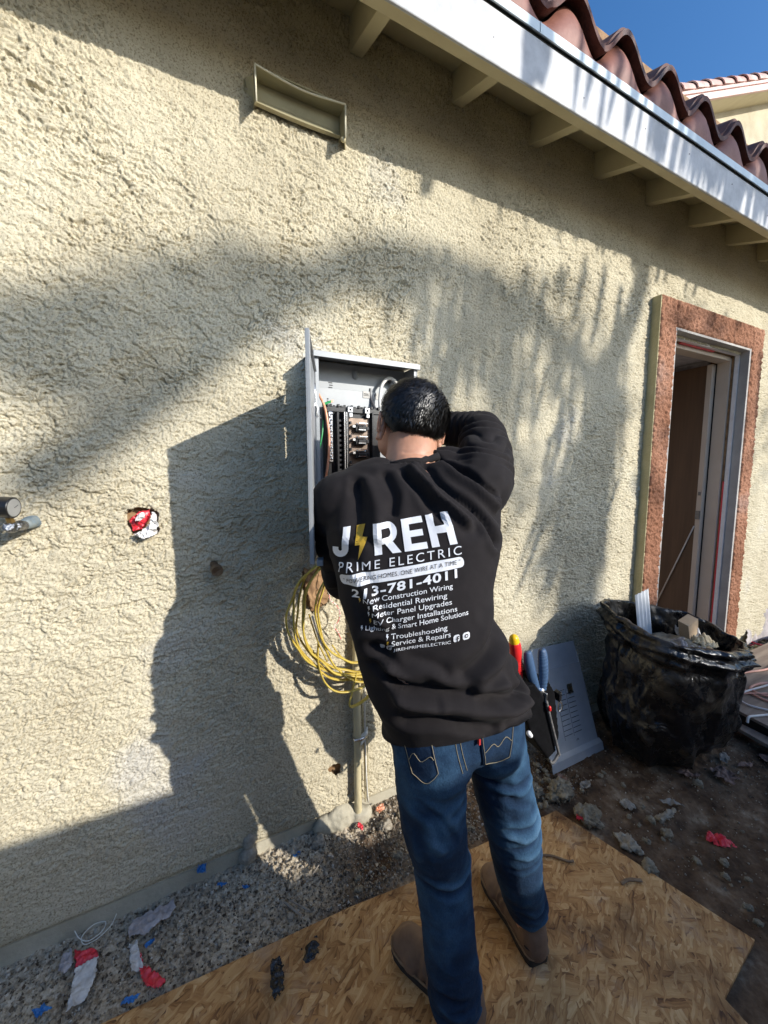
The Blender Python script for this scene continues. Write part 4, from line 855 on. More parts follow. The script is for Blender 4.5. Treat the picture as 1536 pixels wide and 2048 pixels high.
b = MB(); b.prism([cvp(1.0005,.0,.0),cvp(1.0005,.9,.0),cvp(1.0005,.9,-.03),cvp(1.0005,.0,-.03)], (.0016,0,0)); obj('side_flange', b, M['cover_metal'], cov)
for c in range(2):
    for k in range(10):
        if c == 1 and k < 1: continue
        u0 = .36+c*.20; v0 = .60-k*.042; b = MB()
        b.tube([cvp(u0,v0,.0012),cvp(u0+.155,v0,.0012)], .0018, 5); obj('knockout_slot', b, M['silver'], cov)
b = MB(); b.tube([cvp(.548,.60,.001),cvp(.548,.20,.001)], .0014, 5); b.tube([cvp(.355,.60,.001),cvp(.355,.19,.001)], .0012, 5); obj('score_line', b, M['grey_metal'], cov)
b = MB(); b.tube([cvp(.60,.165,.002)+Vector((.012*math.cos(t_)*.6,0,-.016+.020*math.sin(t_))) for t_ in np.linspace(0,6.28,18)], .0011, 5); obj('wire_ring', b, M['darkmetal'], cov)
# crumpled tan paper on the wall foot
tag(obj('crumpled_paper', crumple([(1.99,-.03,.33),(2.035,-.045,.345),(2.075,-.05,.30),(2.085,-.05,.24),(2.055,-.06,.16),(2.02,-.05,.20),(2.005,-.045,.26)], 9, .024, 21, .002), M['tan_paper']), 'crumpled tan paper wedged between the grey cover and the black bag', 'paper')

# black refuse bag
def bagmesh():
    NA, NR = 180, 120; th = np.linspace(0, 2*np.pi, NA, endpoint=False); V = []
    keyz = np.array([0, .05, .2, .40, .56, .66, .72, .78]); cxs = np.array([2.08,2.07,2.06,2.04,2.02,2.01,2.01,2.01]); cys = np.array([-.30,-.305,-.315,-.325,-.335,-.34,-.345,-.345])
    rxs = np.array([.26,.30,.325,.330,.325,.325,.330,.322]); rys = np.array([.13,.19,.235,.245,.24,.24,.245,.24])
    for i in range(NR):
        t = i/(NR-1)
        if t < .82: z = .775*(t/.82); inner = 0
        else: z = .775 - .28*((t-.82)/.18); inner = 1
        cx, cy, rx, ry = (np.interp(z, keyz, q) for q in (cxs, cys, rxs, rys))
        if i == 0: rx *= .05; ry *= .05
        elif i == 1: rx *= .6; ry *= .6
        elif i == 2: rx *= .9; ry *= .9
        if inner: k = .965-.10*((t-.82)/.18); rx *= k; ry *= k
        x = cx + rx*np.sign(np.cos(th))*np.abs(np.cos(th))**.9; y = cy + ry*np.sign(np.sin(th))*np.abs(np.sin(th))**.9
        tilt = (-.19*(x-2.05) + .19*(y+.35) - .130)*min(1, (z/.775)**1.5)      # rim is low on the right and at the front
        zz = z + tilt + .010*np.sin(th*3+.6)*(z/.775)**2
        V.append(np.stack([x, y, zz], 1))
    V = np.array(V); nr = np.stack([np.cos(th), np.sin(th), 0*th], 1)[None]
    x, y, z = V[...,0], V[...,1], V[...,2]
    a = np.broadcast_to(th[None,:], z.shape); tt = np.linspace(0,1,NR)[:,None]+0*z
    cs, sn = np.cos(a), np.sin(a)
    fold = 1-2*np.abs(fbm3(cs*1.5+2*z, sn*1.5, z*2.0, 3, 61, .38)); vert = 1-2*np.abs(n3(cs*5+z*1.6, sn*5-z, z*1.1, 62)); fine = 1-2*np.abs(fbm3(cs*7, sn*7, z*14, 3, 63))
    d = .040*(fold-.5) + .014*(vert-.5)*(1-.4*tt) + .004*(fine-.5) + .010*(1-2*np.abs(n3(cs*3.2+5*z, sn*3.2, z*7+cs*2, 66))-.5)
    roll = np.exp(-((tt-.73)/.045)**2)*.022 + np.exp(-((tt-.80)/.02)**2)*.012 - np.exp(-((tt-.655)/.03)**2)*.014
    ring_ = .010*np.sin((tt*95) + 3*n3(cs*2, sn*2, 0*z, 64))*np.exp(-((tt-.75)/.07)**2)
    d = d + roll + ring_; d *= sstep(0, .05, tt)
    V[...,0] += nr[...,0]*d; V[...,1] += nr[...,1]*d*1; V[...,2] += .004*fine*sstep(.3,.8,tt)
    V[...,1] = np.minimum(V[...,1], -.022 - .006*np.abs(fine)); V[...,2] = np.maximum(V[...,2], .004+.0*z)
    V = V.reshape(-1, 3); i = np.arange(NR-1)[:,None]*NA; j = np.arange(NA)[None,:]
    F = np.stack([i+j, i+(j+1)%NA, i+NA+(j+1)%NA, i+NA+j], -1).reshape(-1, 4)
    return mesh_np('bag', V, F)
bag = obj('garbage_bag', bagmesh(), M['bag'], smooth=True); tag(bag, 'full black plastic garbage bag with its mouth open, standing against the wall before the doorway', 'garbage bag')
# what is inside the bag: loose things resting on a heap
me = remesh(MB().sphere((2.03,-.33,.475),(.27,.17,.085)), .012, 2); V = getv(me); V += getn(me)*(.03*fbm3(V[:,0]*14,V[:,1]*14,V[:,2]*14,4,3))[:,None]; setv(me, V)
tag(obj('debris_heap', me, M['rock'], smooth=True), 'rubble and torn scraps filling the open garbage bag', 'debris', kind='stuff')
b = MB(); vs = []
for i in range(13):
    u_ = i/12-.5
    for j in range(2): vs.append((2.08+u_*.115+.012*j, -.20+.004*math.cos(i*2.1)+ .05*j, .44+.30*j+.02*u_))
b = MB().add(vs, [(2*i,2*i+2,2*i+3,2*i+1) for i in range(12)]); me = bpy.data.meshes.new('s'); me.from_pydata(b.v, [], b.f); bm = bmesh.new(); bm.from_mesh(me); bmesh.ops.solidify(bm, geom=bm.faces[:], thickness=.003); bm.to_mesh(me); bm.free()
sf = obj('ribbed_sheet', me, pmat('pale ribbed plastic', (.62,.64,.65), (.70,.72,.73), 10, .45)); tag(sf, 'white ribbed plastic offcut sticking up out of the garbage bag', 'offcut')
tag(obj('cardboard_piece', MB().prism([(2.140,-0.360,0.530),(2.250,-0.340,0.560),(2.265,-0.330,0.625),(2.130,-0.350,0.620)], (.006,.05,.01)), M['cardboard'], bevel=.002), 'brown cardboard offcut lying on top in the garbage bag', 'cardboard')
tag(obj('grey_offcut', crumple([(1.970,-0.390,0.560),(2.050,-0.380,0.570),(2.120,-0.350,0.540),(2.080,-0.300,0.510),(1.980,-0.310,0.520)], 9, .02, 31, .002), M['grey_paper']), 'grey torn sheet in the garbage bag in front of the white offcut', 'scrap')
for k_, (x_, y_, m_, l_) in enumerate([(1.90,-.34,'cardboard','brown torn scrap at the far left inside the garbage bag'),(2.02,-.42,'grey_paper','grey scrap nearest the front rim inside the garbage bag'),(2.16,-.40,'tan_paper','tan scrap just in front of the cardboard inside the garbage bag'),(2.22,-.30,'paper','pale scrap at the right rim inside the garbage bag')]):
    tag(obj('torn_scrap', crumple([(x_-.05,y_-.03,.56),(x_+.04,y_-.05,.57),(x_+.06,y_+.02,.58),(x_+.01,y_+.05,.57),(x_-.04,y_+.03,.57)], 9, .028, 140+k_, .002), M[m_]), l_, 'scrap', 'scraps in the garbage bag')
tag(obj('scrap_heap_sheet', crumple([(1.86,-.40,.52),(1.95,-.44,.53),(2.02,-.40,.51),(1.98,-.30,.50),(1.88,-.30,.50)], 9, .03, 35, .002), M['tan_paper']), 'tan crumpled sheet at the left inside the garbage bag', 'scrap')
tag(obj('white_offcut', crumple([(2.240,-0.370,0.520),(2.290,-0.350,0.540),(2.320,-0.310,0.510),(2.260,-0.290,0.500)], 8, .015, 33, .002), M['grey_paper']), 'small pale scrap right of the cardboard in the garbage bag', 'scrap')

# ---- wooden deck boards, cords and scraps at the right
dk = thing('wooden_deck', (3.2,-.8,0), 'low weathered plywood deck at the right edge beside the garbage bag', 'deck')
b = MB(); b.prism([(2.530,-.330,.104),(2.475,-.60,.104),(2.44,-1.6,.104),(5.2,-1.6,.104),(5.2,-.12,.104),(3.30,-.14,.104)], (0,0,.016)); obj('deck_sheet', b, M['sheath'], dk, bevel=.002)
b = MB(); b.prism([(2.545,-.345,.0),(2.50,-.60,.0),(2.46,-1.58,.0),(5.15,-1.58,.0),(5.15,-.15,.0),(3.30,-.16,.0)], (0,0,.1035)); obj('deck_shade_block', b, M['gap_shade'], dk)  # solid dark block painted as the shade below the deck sheet
b = MB(); b.prism([(2.452,-.372,.050),(2.497,-.372,.050),(2.478,-.59,.050),(2.425,-1.5,.050),(2.38,-1.5,.050),(2.40,-.6,.050)], (0,0,.018)); obj('lower_plank', b, M['sheath'], dk, bevel=.002)
b = MB(); b.tube([(2.56,-.40,.1205),(3.20,-.16,.1205)], .0022, 5); obj('board_seam', b, M['gap_shade'], dk)
def cord(name, P, r, mat, lab, cat='cord', g=None): return tag(obj(name, MB().tube(spline(P, 8), r, 8), mat, smooth=True), lab, cat, g)
cord('extension_cord', [(3.40,-.30,.128),(3.198,-.314,.128),(2.965,-.262,.128),(2.83,-.28,.128),(2.754,-.389,.128),(2.757,-.52,.128),(2.95,-.58,.128),(3.1,-.5,.134),(2.96,-.395,.136),(2.865,-.371,.136),(2.791,-.38,.134),(2.80,-.45,.128),(2.9,-.56,.128),(3.2,-.62,.128)], .0062, M['orange_cord'], 'faded orange cord looped on the deck right of the garbage bag')
cord('hose', [(3.3,-.44,.140),(2.95,-.41,.140),(2.72,-.375,.134),(2.64,-.385,.129),(2.600,-.43,.129),(2.63,-.50,.129),(2.72,-.60,.129),(2.9,-.74,.129)], .0052, M['white_cord'], 'pale pink grey cord curling nearest the deck edge')
cord('thin_cable', [(2.50,-.29,.1255),(2.604,-.324,.1265),(2.74,-.40,.134),(2.86,-.47,.136),(3.1,-.66,.128)], .0042, M['orange_cord'], 'thin reddish cable running straight across the deck from behind the bag')
cord('white_strap', [(2.462,-.488,.100),(2.478,-.486,.124),(2.52,-.500,.127),(2.60,-.53,.127),(2.75,-.60,.127)], .0058, M['white_wire'], 'bright white cable bent down over the deck edge at the right border', 'cable')
me_v = []; fs_ = []
def fuzz(cx_, cy_, cz_, rx, ry, n, L=.05, w=.0035):
    for _ in range(n):
        c = Vector((cx_+random.gauss(0,rx), cy_+random.gauss(0,ry), cz_+abs(random.gauss(0,.010)))); a = random.uniform(0,6.28); d = Vector((math.cos(a), math.sin(a), random.gauss(0,.25)))*L*random.uniform(.4,1.3)
        s = Vector((-math.sin(a), math.cos(a), random.gauss(0,.5)))*w; o = len(me_v); me_v.extend([c-s, c+s, c+d*.5+s+Vector((0,0,random.uniform(-.003,.008))), c+d, c+d*.5-s]); fs_.append((o,o+1,o+2,o+3,o+4))
fuzz(3.66,-.10,.012,.17,.05,900)
me = bpy.data.meshes.new('straw'); me.from_pydata(me_v, [], fs_); tag(obj('insulation_litter', me, M['straw']), 'yellow fibrous insulation litter on the sunlit ground beyond the garbage bag', 'litter', kind='stuff')
me = remesh(MB().sphere((3.66,-.10,.0),(.30,.09,.022)), .01, 2); V = getv(me); V += getn(me)*(.012*fbm3(V[:,0]*25,V[:,1]*25,V[:,2]*25,3,3))[:,None]; setv(me, V); tag(obj('insulation_mat', me, M['straw'], smooth=True), 'flat yellow insulation patch beyond the garbage bag', 'insulation')
cord('red_strap', [(3.83,.0,.05),(3.87,-.055,.035),(3.95,-.07,.03),(4.1,-.05,.04)], .006, M['red_tape'], 'thin red strap on the ground at the foot of the wall, far right', 'strap')
cord('red_strap', [(3.79,.0,.03),(3.83,-.02,.03),(3.88,-.01,.03)], .006, M['red_tape'], 'short curl of red strap nearest the doorway on the sunlit ground', 'strap')
tag(obj('torn_paper_sheet', crumple([(3.62,-.03,.10),(3.75,-.04,.04),(4.3,-.05,.05),(4.6,-.03,.22),(4.3,-.01,.33),(4.0,-.01,.27),(3.8,-.012,.2)], 14, .03, 41, .003), M['grey_paper']), 'torn grey building paper hanging at the wall foot at the right border', 'paper')

# ---- scraps lying near the wall
ZB = .0168
def scrap(name, poly, mat, lab, cat, z=.006, n=9, amp=.008, seed=0, th=.0012, grp=None, lift=0):
    P = [(x, y, z + (lift*i/len(poly))) for i, (x, y) in enumerate(poly)]
    return tag(obj(name, crumple(P, n, amp, seed, th), mat), lab, cat, grp)
scrap('plastic_scrap', [(.118,-.395),(.128,-.345),(.150,-.332),(.158,-.365),(.150,-.415),(.122,-.43)], M['black_glossy'], 'small glossy black scrap, the left one of the two on the board', 'scrap', ZB+.006, 8, .012, 51)
scrap('plastic_scrap', [(.205,-.355),(.220,-.325),(.262,-.330),(.268,-.365),(.248,-.385),(.262,-.405),(.268,-.445),(.248,-.44),(.235,-.405),(.208,-.405)], M['black_glossy'], 'larger glossy black scrap, the right one of the two on the board', 'scrap', ZB+.006, 10, .014, 52)
s1 = thing('tape_strip', (-.34,-.12,0), 'torn white paper strip with a red end, leftmost on the grey gravel', 'paper strip')
obj('white_part', crumple([(-.352,-.105,.012),(-.303,-.100,.012),(-.302,-.165,.010),(-.318,-.195,.010),(-.352,-.200,.012)], 8, .006, 53), M['paper'], s1)
obj('red_end', crumple([(-.368,-.050,.018),(-.345,-.066,.015),(-.312,-.072,.014),(-.303,-.0995,.013),(-.352,-.1045,.013)], 8, .006, 54), M['red_tape'], s1)
s2 = thing('tape_strip', (-.18,-.18,0), 'white paper curl running into a long red tape tail beside the board edge', 'paper strip')
obj('white_part', crumple([(-.226,-.115,.020),(-.212,-.110,.022),(-.196,-.150,.014),(-.188,-.182,.012),(-.212,-.185,.012),(-.222,-.15,.014)], 8, .008, 55), M['paper'], s2)
obj('red_tail', crumple([(-.196,-.155,.016),(-.180,-.190,.012),(-.152,-.222,.012),(-.128,-.252,.014),(-.148,-.256,.012),(-.176,-.236,.012),(-.196,-.190,.012)], 9, .010, 56), M['red_tape'], s2)
scrap('paper_scrap', [(-.235,-.075),(-.225,-.052),(-.17,-.045),(-.118,-.038),(-.112,-.066),(-.125,-.082),(-.19,-.100),(-.228,-.098)], M['grey_paper'], 'flat dusty pinkish grey paper scrap close to the wall at the lower left', 'scrap', .016, 12, .010, 57)
scrap('paper_scrap', [(-.395,-.05),(-.376,-.045),(-.362,-.09),(-.378,-.105),(-.395,-.09)], M['grey_paper'], 'faint grey paper scrap tucked left of the red and white strip', 'scrap', .010, 8, .006, 58)
for k, (x, y, s_, z, lab) in enumerate([(-.035,-.010,.022,.055,'blue plastic scrap stuck on the wall base, highest of the blue scraps'),(.022,-.050,.014,.014,'thin blue plastic scrap under the one on the wall base'),(.093,-.088,.012,.012,'blue plastic scrap left of the sunlit patch of gravel'),(.270,-.055,.014,.012,'blue plastic scrap at the wall foot right of the sunlit patch'),(-.176,-.128,.014,.010,'blue plastic scrap under the pinkish grey paper scrap'),(-.407,-.170,.020,.010,'blue plastic scrap at the lower left corner'),(-.211,-.247,.018,.010,'blue plastic scrap touching the board edge below the red tape tail'),(.112,-.470,.010,ZB+.004,'dark blue plastic scrap on the board at the bottom border')]):
    a = rng.uniform(0,3); P = [(x+s_*math.cos(a+t)*q, y+s_*math.sin(a+t)*.6*q) for t, q in ((0,1.3),(1.1,.6),(2.1,1),(3.3,1.2),(4.2,.5),(5.2,.9))]
    scrap('blue_scrap', P, M['blue_plastic'], lab, 'scrap', z, 6, s_*.4, 60+k, .001, 'blue plastic scraps by the wall')
tag(obj('string_loop', MB().tube(spline([(-.375,-.01,.03),(-.36,-.03,.02),(-.335,-.045,.016),(-.305,-.035,.018),(-.30,-.015,.022),(-.33,-.01,.024),(-.355,-.025,.018),(-.345,-.05,.016),(-.315,-.05,.016),(-.285,-.03,.018),(-.272,-.012,.03)], 8), .0012, 5), M['white_string'], smooth=True), 'loop of thin white string at the foot of the wall, lower left', 'string')
scrap('red_scrap', [(1.655,-.675),(1.70,-.66),(1.715,-.69),(1.735,-.715),(1.720,-.745),(1.690,-.725),(1.665,-.71)], M['red_tape'], 'bright red scrap on the brown dirt at the right', 'scrap', .012, 8, .012, 71)
scrap('red_scrap', [(1.275,-.418),(1.292,-.405),(1.305,-.422),(1.292,-.436)], M['red_tape'], 'tiny red scrap between the board edge and the clods', 'scrap', .022, 6, .006, 72)
scrap('red_scrap', [(.500,-.060),(.512,-.05),(.522,-.075),(.508,-.09)], M['red_tape'], 'red scrap in the dirt at the foot of the conduit', 'scrap', .02, 6, .006, 73)
scrap('orange_scrap', [(.585,-.045),(.60,-.03),(.625,-.035),(.62,-.055),(.60,-.06)], M['orange_wire'], 'orange leaf scrap at the wall foot just left of the man\'s thigh', 'scrap', .03, 6, .01, 74)
scrap('foil_scrap', [(1.51,-.445),(1.53,-.43),(1.56,-.44),(1.555,-.475),(1.525,-.48)], M['mineral'], 'pale chip on the dirt between the clods and the bag', 'scrap', .006, 7, .006, 75)
# leaves
def leafmesh(c, L, W, a, lobed=False, seed=0):
    r_ = random.Random(seed); P = []; n = 16
    for side in (1, -1):
        for i in range(n+1):
            t = i/n if side == 1 else 1-i/n; w = math.sin(math.pi*t)**.8*W/2
            if lobed: w *= 1+.75*math.sin(t*22)*.6
            P.append((L*(t-.5), side*w))
    pts = [(c[0]+x*math.cos(a)-y*math.sin(a), c[1]+x*math.sin(a)+y*math.cos(a), c[2]) for x, y in P]; pts = pts[:n+1]+pts[n+2:-1]
    me = crumple(pts, 11, L*.09, seed, .0007); return me
for k, (x, y, L, W, a, lob, mt, lab) in enumerate([(2.205,-.505,.075,.030,.3,0,'leaf_grey','pale pointed leaf on the shaded dirt under the deck corner'),(2.235,-.571,.070,.022,-.3,0,'leaf_dry','narrow leaf just right of the pale leaf near the deck'),(2.08,-.559,.085,.065,.8,1,'leaf_dry','lobed reddish brown leaf on the dirt in front of the deck'),(1.935,-.480,.085,.030,-.6,0,'leaf_dry','long brown leaf on the dirt below the garbage bag'),(1.532,-.46,.050,.030,-.8,0,'leaf_grey','pale oval leaf on the dirt midway between cover and red scrap'),(1.468,-.315,.055,.030,.1,0,'leaf_grey','pale curled leaf below the grey panel cover'),(1.705,-.535,.075,.022,-.7,0,'leaf_grey','grey leaf on the dirt between bag and red scrap'),(2.37,-.42,.07,.018,-.5,0,'leaf_dry','curled leaf in the shadow beneath the deck edge'),(2.38,-.60,.06,.05,.2,0,'leaf_dry','round leaf on the shaded dirt near the right border'),(1.41,-.245,.05,.03,1.2,0,'leaf_dry','russet leaf against the foot of the panel cover'),(2.45,-.66,.11,.010,-.5,0,'twig','dark curved leaf blade at the right border below the deck'),(2.10,-.75,.06,.03,.5,0,'leaf_grey','pale leaf by the right border level with the red scrap')]):
    tag(obj('dry_leaf', leafmesh((x,y,.010), L*1.25, W*1.25, a, lob, 80+k), M[mt]), lab, 'leaf', 'dry leaves on the ground')
tag(obj('twig', MB().tube(spline([(1.035,-.455,ZB+.005),(1.07,-.475,ZB+.006),(1.105,-.512,ZB+.005),(1.125,-.52,ZB+.004)],5), .0042, 6), M['twig'], smooth=True), 'short twig on the board right of the man\'s right knee', 'twig')
tag(obj('wood_sliver', MB().tube(spline([(1.20,-.64,ZB+.004),(1.235,-.645,ZB+.005),(1.27,-.665,ZB+.004)],5), .006, 6, flat=.5), M['twig'], smooth=True), 'dark wood sliver on the board near its right edge', 'sliver')
tag(obj('stick', MB().tube([(.195,-.195,.016),(.235,-.262,.020)], .0035, 5), M['leaf_grey']), 'pale thin stick pointing at the board edge, left one', 'stick')
tag(obj('stick', MB().tube([(.215,-.200,.014),(.262,-.262,.020)], .0028, 5), M['leaf_grey']), 'pale thin stick beside the left one at the board edge', 'stick')
tag(obj('stick', MB().tube([(.300,-.155,.018),(.345,-.125,.022)], .0022, 5), M['leaf_grey']), 'short straw on the dirt right of the sunlit patch', 'stick')
# clods
def clod(c, r, seed, mat='rock', sub=.0045):
    me = remesh(MB().sphere(c, r), max(sub, r[0]/14), 1); V = getv(me); s = 1.6/max(r); V += getn(me)*(max(r)*(.75*fbm3(V[:,0]*s+seed,V[:,1]*s,V[:,2]*s,5,seed,.7)-.12))[:,None]; setv(me, V); return me
big = [((1.330,-.300,.030),(.060,.045,.042),'rock','big mossy grey clod behind the far corner of the board'),((1.335,-.425,.020),(.045,.060,.030),'rock','long grey clod along the right edge of the board'),((1.372,-.560,.012),(.032,.048,.016),'mineral','pale flat rock beside the right edge of the board'),((1.345,-.648,.014),(.026,.026,.022),'rock','squarish dark clod nearest the viewer along the board edge'),((1.235,-.245,.022),(.040,.035,.030),'rock','brown clod between the man\'s right leg and the panel cover'),((1.62,-.560,.010),(.055,.022,.018),'mineral','elongated tan rock in the middle of the brown dirt'),((1.54,-.600,.010),(.022,.020,.016),'rock','small dark rock left of the elongated tan one'),((.355,-.048,.012),(.032,.022,.022),'mineral','pale chunk in the shadow at the wall foot left of the conduit'),((.205,-.243,.010),(.016,.014,.011),'mineral','round pale pebble at the left board edge'),((.60,-.10,.016),(.030,.024,.020),'mineral','pale clod right of the conduit foot')]
for k, (c, r, mt, lab) in enumerate(big): tag(obj('clod', clod(c, r, 100+k), M[mt], smooth=True), lab, 'clod', 'larger clods and rocks')
clods = []
for k in range(90):
    c0 = ((rnd(1.15,1.45), rnd(-.33,-.14)) if k < 20 else (rnd(.40,1.10), rnd(-.27,-.07)) if k < 50 else (rnd(1.43,1.62), rnd(-.95,-.30)) if k < 72 else (rnd(1.45,1.95), rnd(-1.0,-.45)))
    r = rnd(.008,.017)
    if k < 3:
        o = obj('small_clod', clod((c0[0],c0[1],r*.5+.006), (r*1.2,r,r*.8), 130+k, 'rock', .003), M['rock'], smooth=True); clods.append(o)
    else:
        o = clods[k % 3].copy(); COL.objects.link(o); s_ = rnd(.35,1.15); o.location = (c0[0],c0[1],.004); o.rotation_euler = (0,0,rnd(0,6)); o.scale = (s_,s_,s_)
    tag(o, 'small crumbly clod of mortar among the rubble near the board', 'clod', 'small clods in the rubble')
# gravel: thousands of chips, one object
nP = 11000; base = np.array([(1,1,1),(1,-1,-1),(-1,1,-1),(-1,-1,1),(.2,1.3,0),(.9,-.2,.9)], float); tri = np.array([(0,1,2),(0,2,3),(0,3,1),(1,3,2),(0,4,2),(0,1,5)])
q = rng.random(nP); X = np.where(q < .55, rng.uniform(-.55,.95,nP), np.where(q < .80, rng.uniform(.3,1.5,nP), rng.uniform(1.0,2.6,nP)))
Y = np.where(q < .55, -rng.uniform(.0,.29,nP), np.where(q < .80, -rng.uniform(.02,.33,nP), -rng.uniform(.05,1.1,nP)))
ok = ~((Y < -.30+.0*X) & (X < 1.26)) & ~((Y < -.34) & (X < 1.42)); X = X[ok]; Y = Y[ok]; m_ = len(X)
sz = .0012+.0030*rng.random(m_)**4 + .0006; sz *= np.where(Y > -.30, 1.0, .8); Q = rng.normal(size=(m_,3,3)); Q = np.linalg.qr(Q)[0]
Zg = ground_h(X, Y); Vp = (np.einsum('nij,kj->nki', Q, base)*sz[:,None,None]*rng.uniform(.6,1.3,(m_,1,3))) + np.stack([X,Y,Zg+sz*.6],1)[:,None,:]
Fp = (tri[None] + (np.arange(m_)*len(base))[:,None,None]).reshape(-1,3)
gm = mesh_np('gravel', Vp.reshape(-1,3), Fp)
def gravmat():
    m, nt, b = newmat('mixed mortar chips'); g = N(nt, 'ShaderNodeNewGeometry'); nt.links.new(ramp(nt, g.outputs['Random Per Island'], [(0,(.10,.07,.045)),(.3,(.22,.175,.12)),(.75,(.38,.33,.255)),(.97,(.52,.47,.39)),(1,(.68,.65,.58))]), b.inputs['Base Color']); b.inputs['Roughness'].default_value = .95; return m
tag(obj('gravel', gm, gravmat()), 'crushed mortar chips and grit scattered along the foot of the wall', 'gravel', kind='stuff')

# ================================================================== PERSON
person = thing('person', (.64,-.66,.0165), 'man in black long sleeve shirt and blue jeans working at the open electrical panel', 'person')
def vec(*a): return Vector(a)
def ring(c, S, D, hw, hd, n=28, e=2.3):
    out = []
    for k in range(n):
        t = 2*math.pi*k/n; cs, sn = math.cos(t), math.sin(t)
        out.append(Vector(c) + S*hw*math.copysign(abs(cs)**(2/e), cs) + D*hd*math.copysign(abs(sn)**(2/e), sn))
    return out
SPINE = [((.499,-.652,.800),.162,.124),((.491,-.652,.87),.159,.121),((.446,-.638,.965),.147,.112),((.427,-.605,1.08),.155,.110),((.446,-.560,1.185),.187,.116),((.474,-.512,1.27),.203,.106),((.484,-.478,1.325),.165,.086),((.490,-.462,1.365),.100,.070)]
def torso(scale=1.0, from_=0):
    rings = []
    for i in range(from_, len(SPINE)):
        c, hw, hd = SPINE[i]; a = Vector(SPINE[max(i-1,0)][0]); b_ = Vector(SPINE[min(i+1,len(SPINE)-1)][0]); T = (b_-a).normalized()
        tl = .0 if i < 3 else .03*(i-2); S = Vector((1, (-.22,-.28,-.38,-.46,-.52,-.50,-.42,-.25)[i], tl)); S = (S - T*S.dot(T)).normalized(); D = T.cross(S).normalized()
        rings.append(ring(c, S, D, hw*scale, hd*scale, 36, 2.4 if i < 2 else 3.0))
    return rings
LA = [(.330,-.430,1.290),(.365,-.335,1.085),(.430,-.200,1.190)]; RA = [(.640,-.545,1.335),(.785,-.388,1.490),(.695,-.240,1.515)]
mb = MB(); mb.loft(torso()); mb.chain(LA, [.082,.062,.044]); mb.cap(LA[0],(.40,-.455,1.315),.078,.080)
mb.chain([RA[0],(.722,-.480,1.412),RA[1]], [.084,.068,.057]); mb.chain(RA[1:], [.058,.041]); mb.cap((.56,-.47,1.33),RA[0],.070,.080); mb.cap((.595,-.550,1.215),(.670,-.51,1.36),.048,.054)
mb.cap((.415,-.45,1.355),(.35,-.44,1.325),.052,.055); mb.cap((.545,-.45,1.365),(.60,-.475,1.375),.052,.055)
me = remesh(mb, .0060, 9); V = getv(me); Nn = getn(me)
def seg_d(X, Z, pl):
    d = np.full(X.shape, 9.); 
    for (x1,z1),(x2,z2) in zip(pl[:-1], pl[1:]):
        L2 = (x2-x1)**2+(z2-z1)**2; t = np.clip(((X-x1)*(x2-x1)+(Z-z1)*(z2-z1))/L2, 0, 1); d = np.minimum(d, np.hypot(X-x1-t*(x2-x1), Z-z1-t*(z2-z1)))
    return d
def folds(V, Nn, L, back=True):
    D = np.zeros(len(V)); X, Z = V[:,0], V[:,2]
    jx = .006*n3(X*18, V[:,1]*18, Z*18, 301)
    for pl, w, h in L:
        pl = [tuple(p[:2]) for p in spline([(a,b_,0) for a, b_ in pl], 5)] if len(pl) > 2 else pl
        d = seg_d(X+jx, Z+jx, pl); D += h*np.exp(-(d/w)**2) - .35*h*np.exp(-((d-1.9*w)/(1.1*w))**2)
    if back: D *= np.clip(-Nn[:,1]*1.6+.25, 0, 1)
    return D
SF = [([(.300,1.035),(.345,.995),(.40,.965),(.45,.955)],.010,-.009),([(.325,1.005),(.38,.975),(.46,.945),(.53,.955)],.013,.010),([(.330,.975),(.40,.955),(.50,.930),(.60,.925),(.625,.955)],.010,-.011),([(.335,.945),(.42,.925),(.52,.905),(.60,.905)],.013,.011),
      ([(.35,.90),(.42,.895),(.50,.87)],.010,-.007),([(.45,.995),(.51,1.03),(.565,1.10),(.60,1.17)],.013,-.008),([(.48,.975),(.545,1.01),(.60,1.07),(.635,1.15)],.014,.008),
      ([(.455,1.375),(.470,1.32),(.505,1.265)],.010,.011),([(.435,1.36),(.445,1.31),(.455,1.27)],.008,-.007),([(.490,1.385),(.505,1.335),(.548,1.270),(.565,1.225)],.009,-.012),([(.520,1.395),(.545,1.345),(.590,1.29)],.010,.011),([(.545,1.40),(.575,1.36),(.615,1.32)],.008,-.009),
      ([(.360,1.35),(.350,1.30),(.335,1.24)],.011,.007),([(.335,1.345),(.315,1.29),(.30,1.24)],.009,-.007),([(.395,1.36),(.390,1.32),(.375,1.285)],.009,-.006),
      ([(.255,1.20),(.29,1.14),(.315,1.08)],.010,.007),([(.61,1.10),(.635,1.02),(.655,.93)],.012,.006),([(.585,.965),(.60,.93),(.60,.90)],.009,-.008),([(.30,1.00),(.34,.965),(.39,.94)],.008,-.006),([(.56,.86),(.60,.84),(.65,.85)],.012,.006)]
D = 1.55*folds(V, Nn, SF)
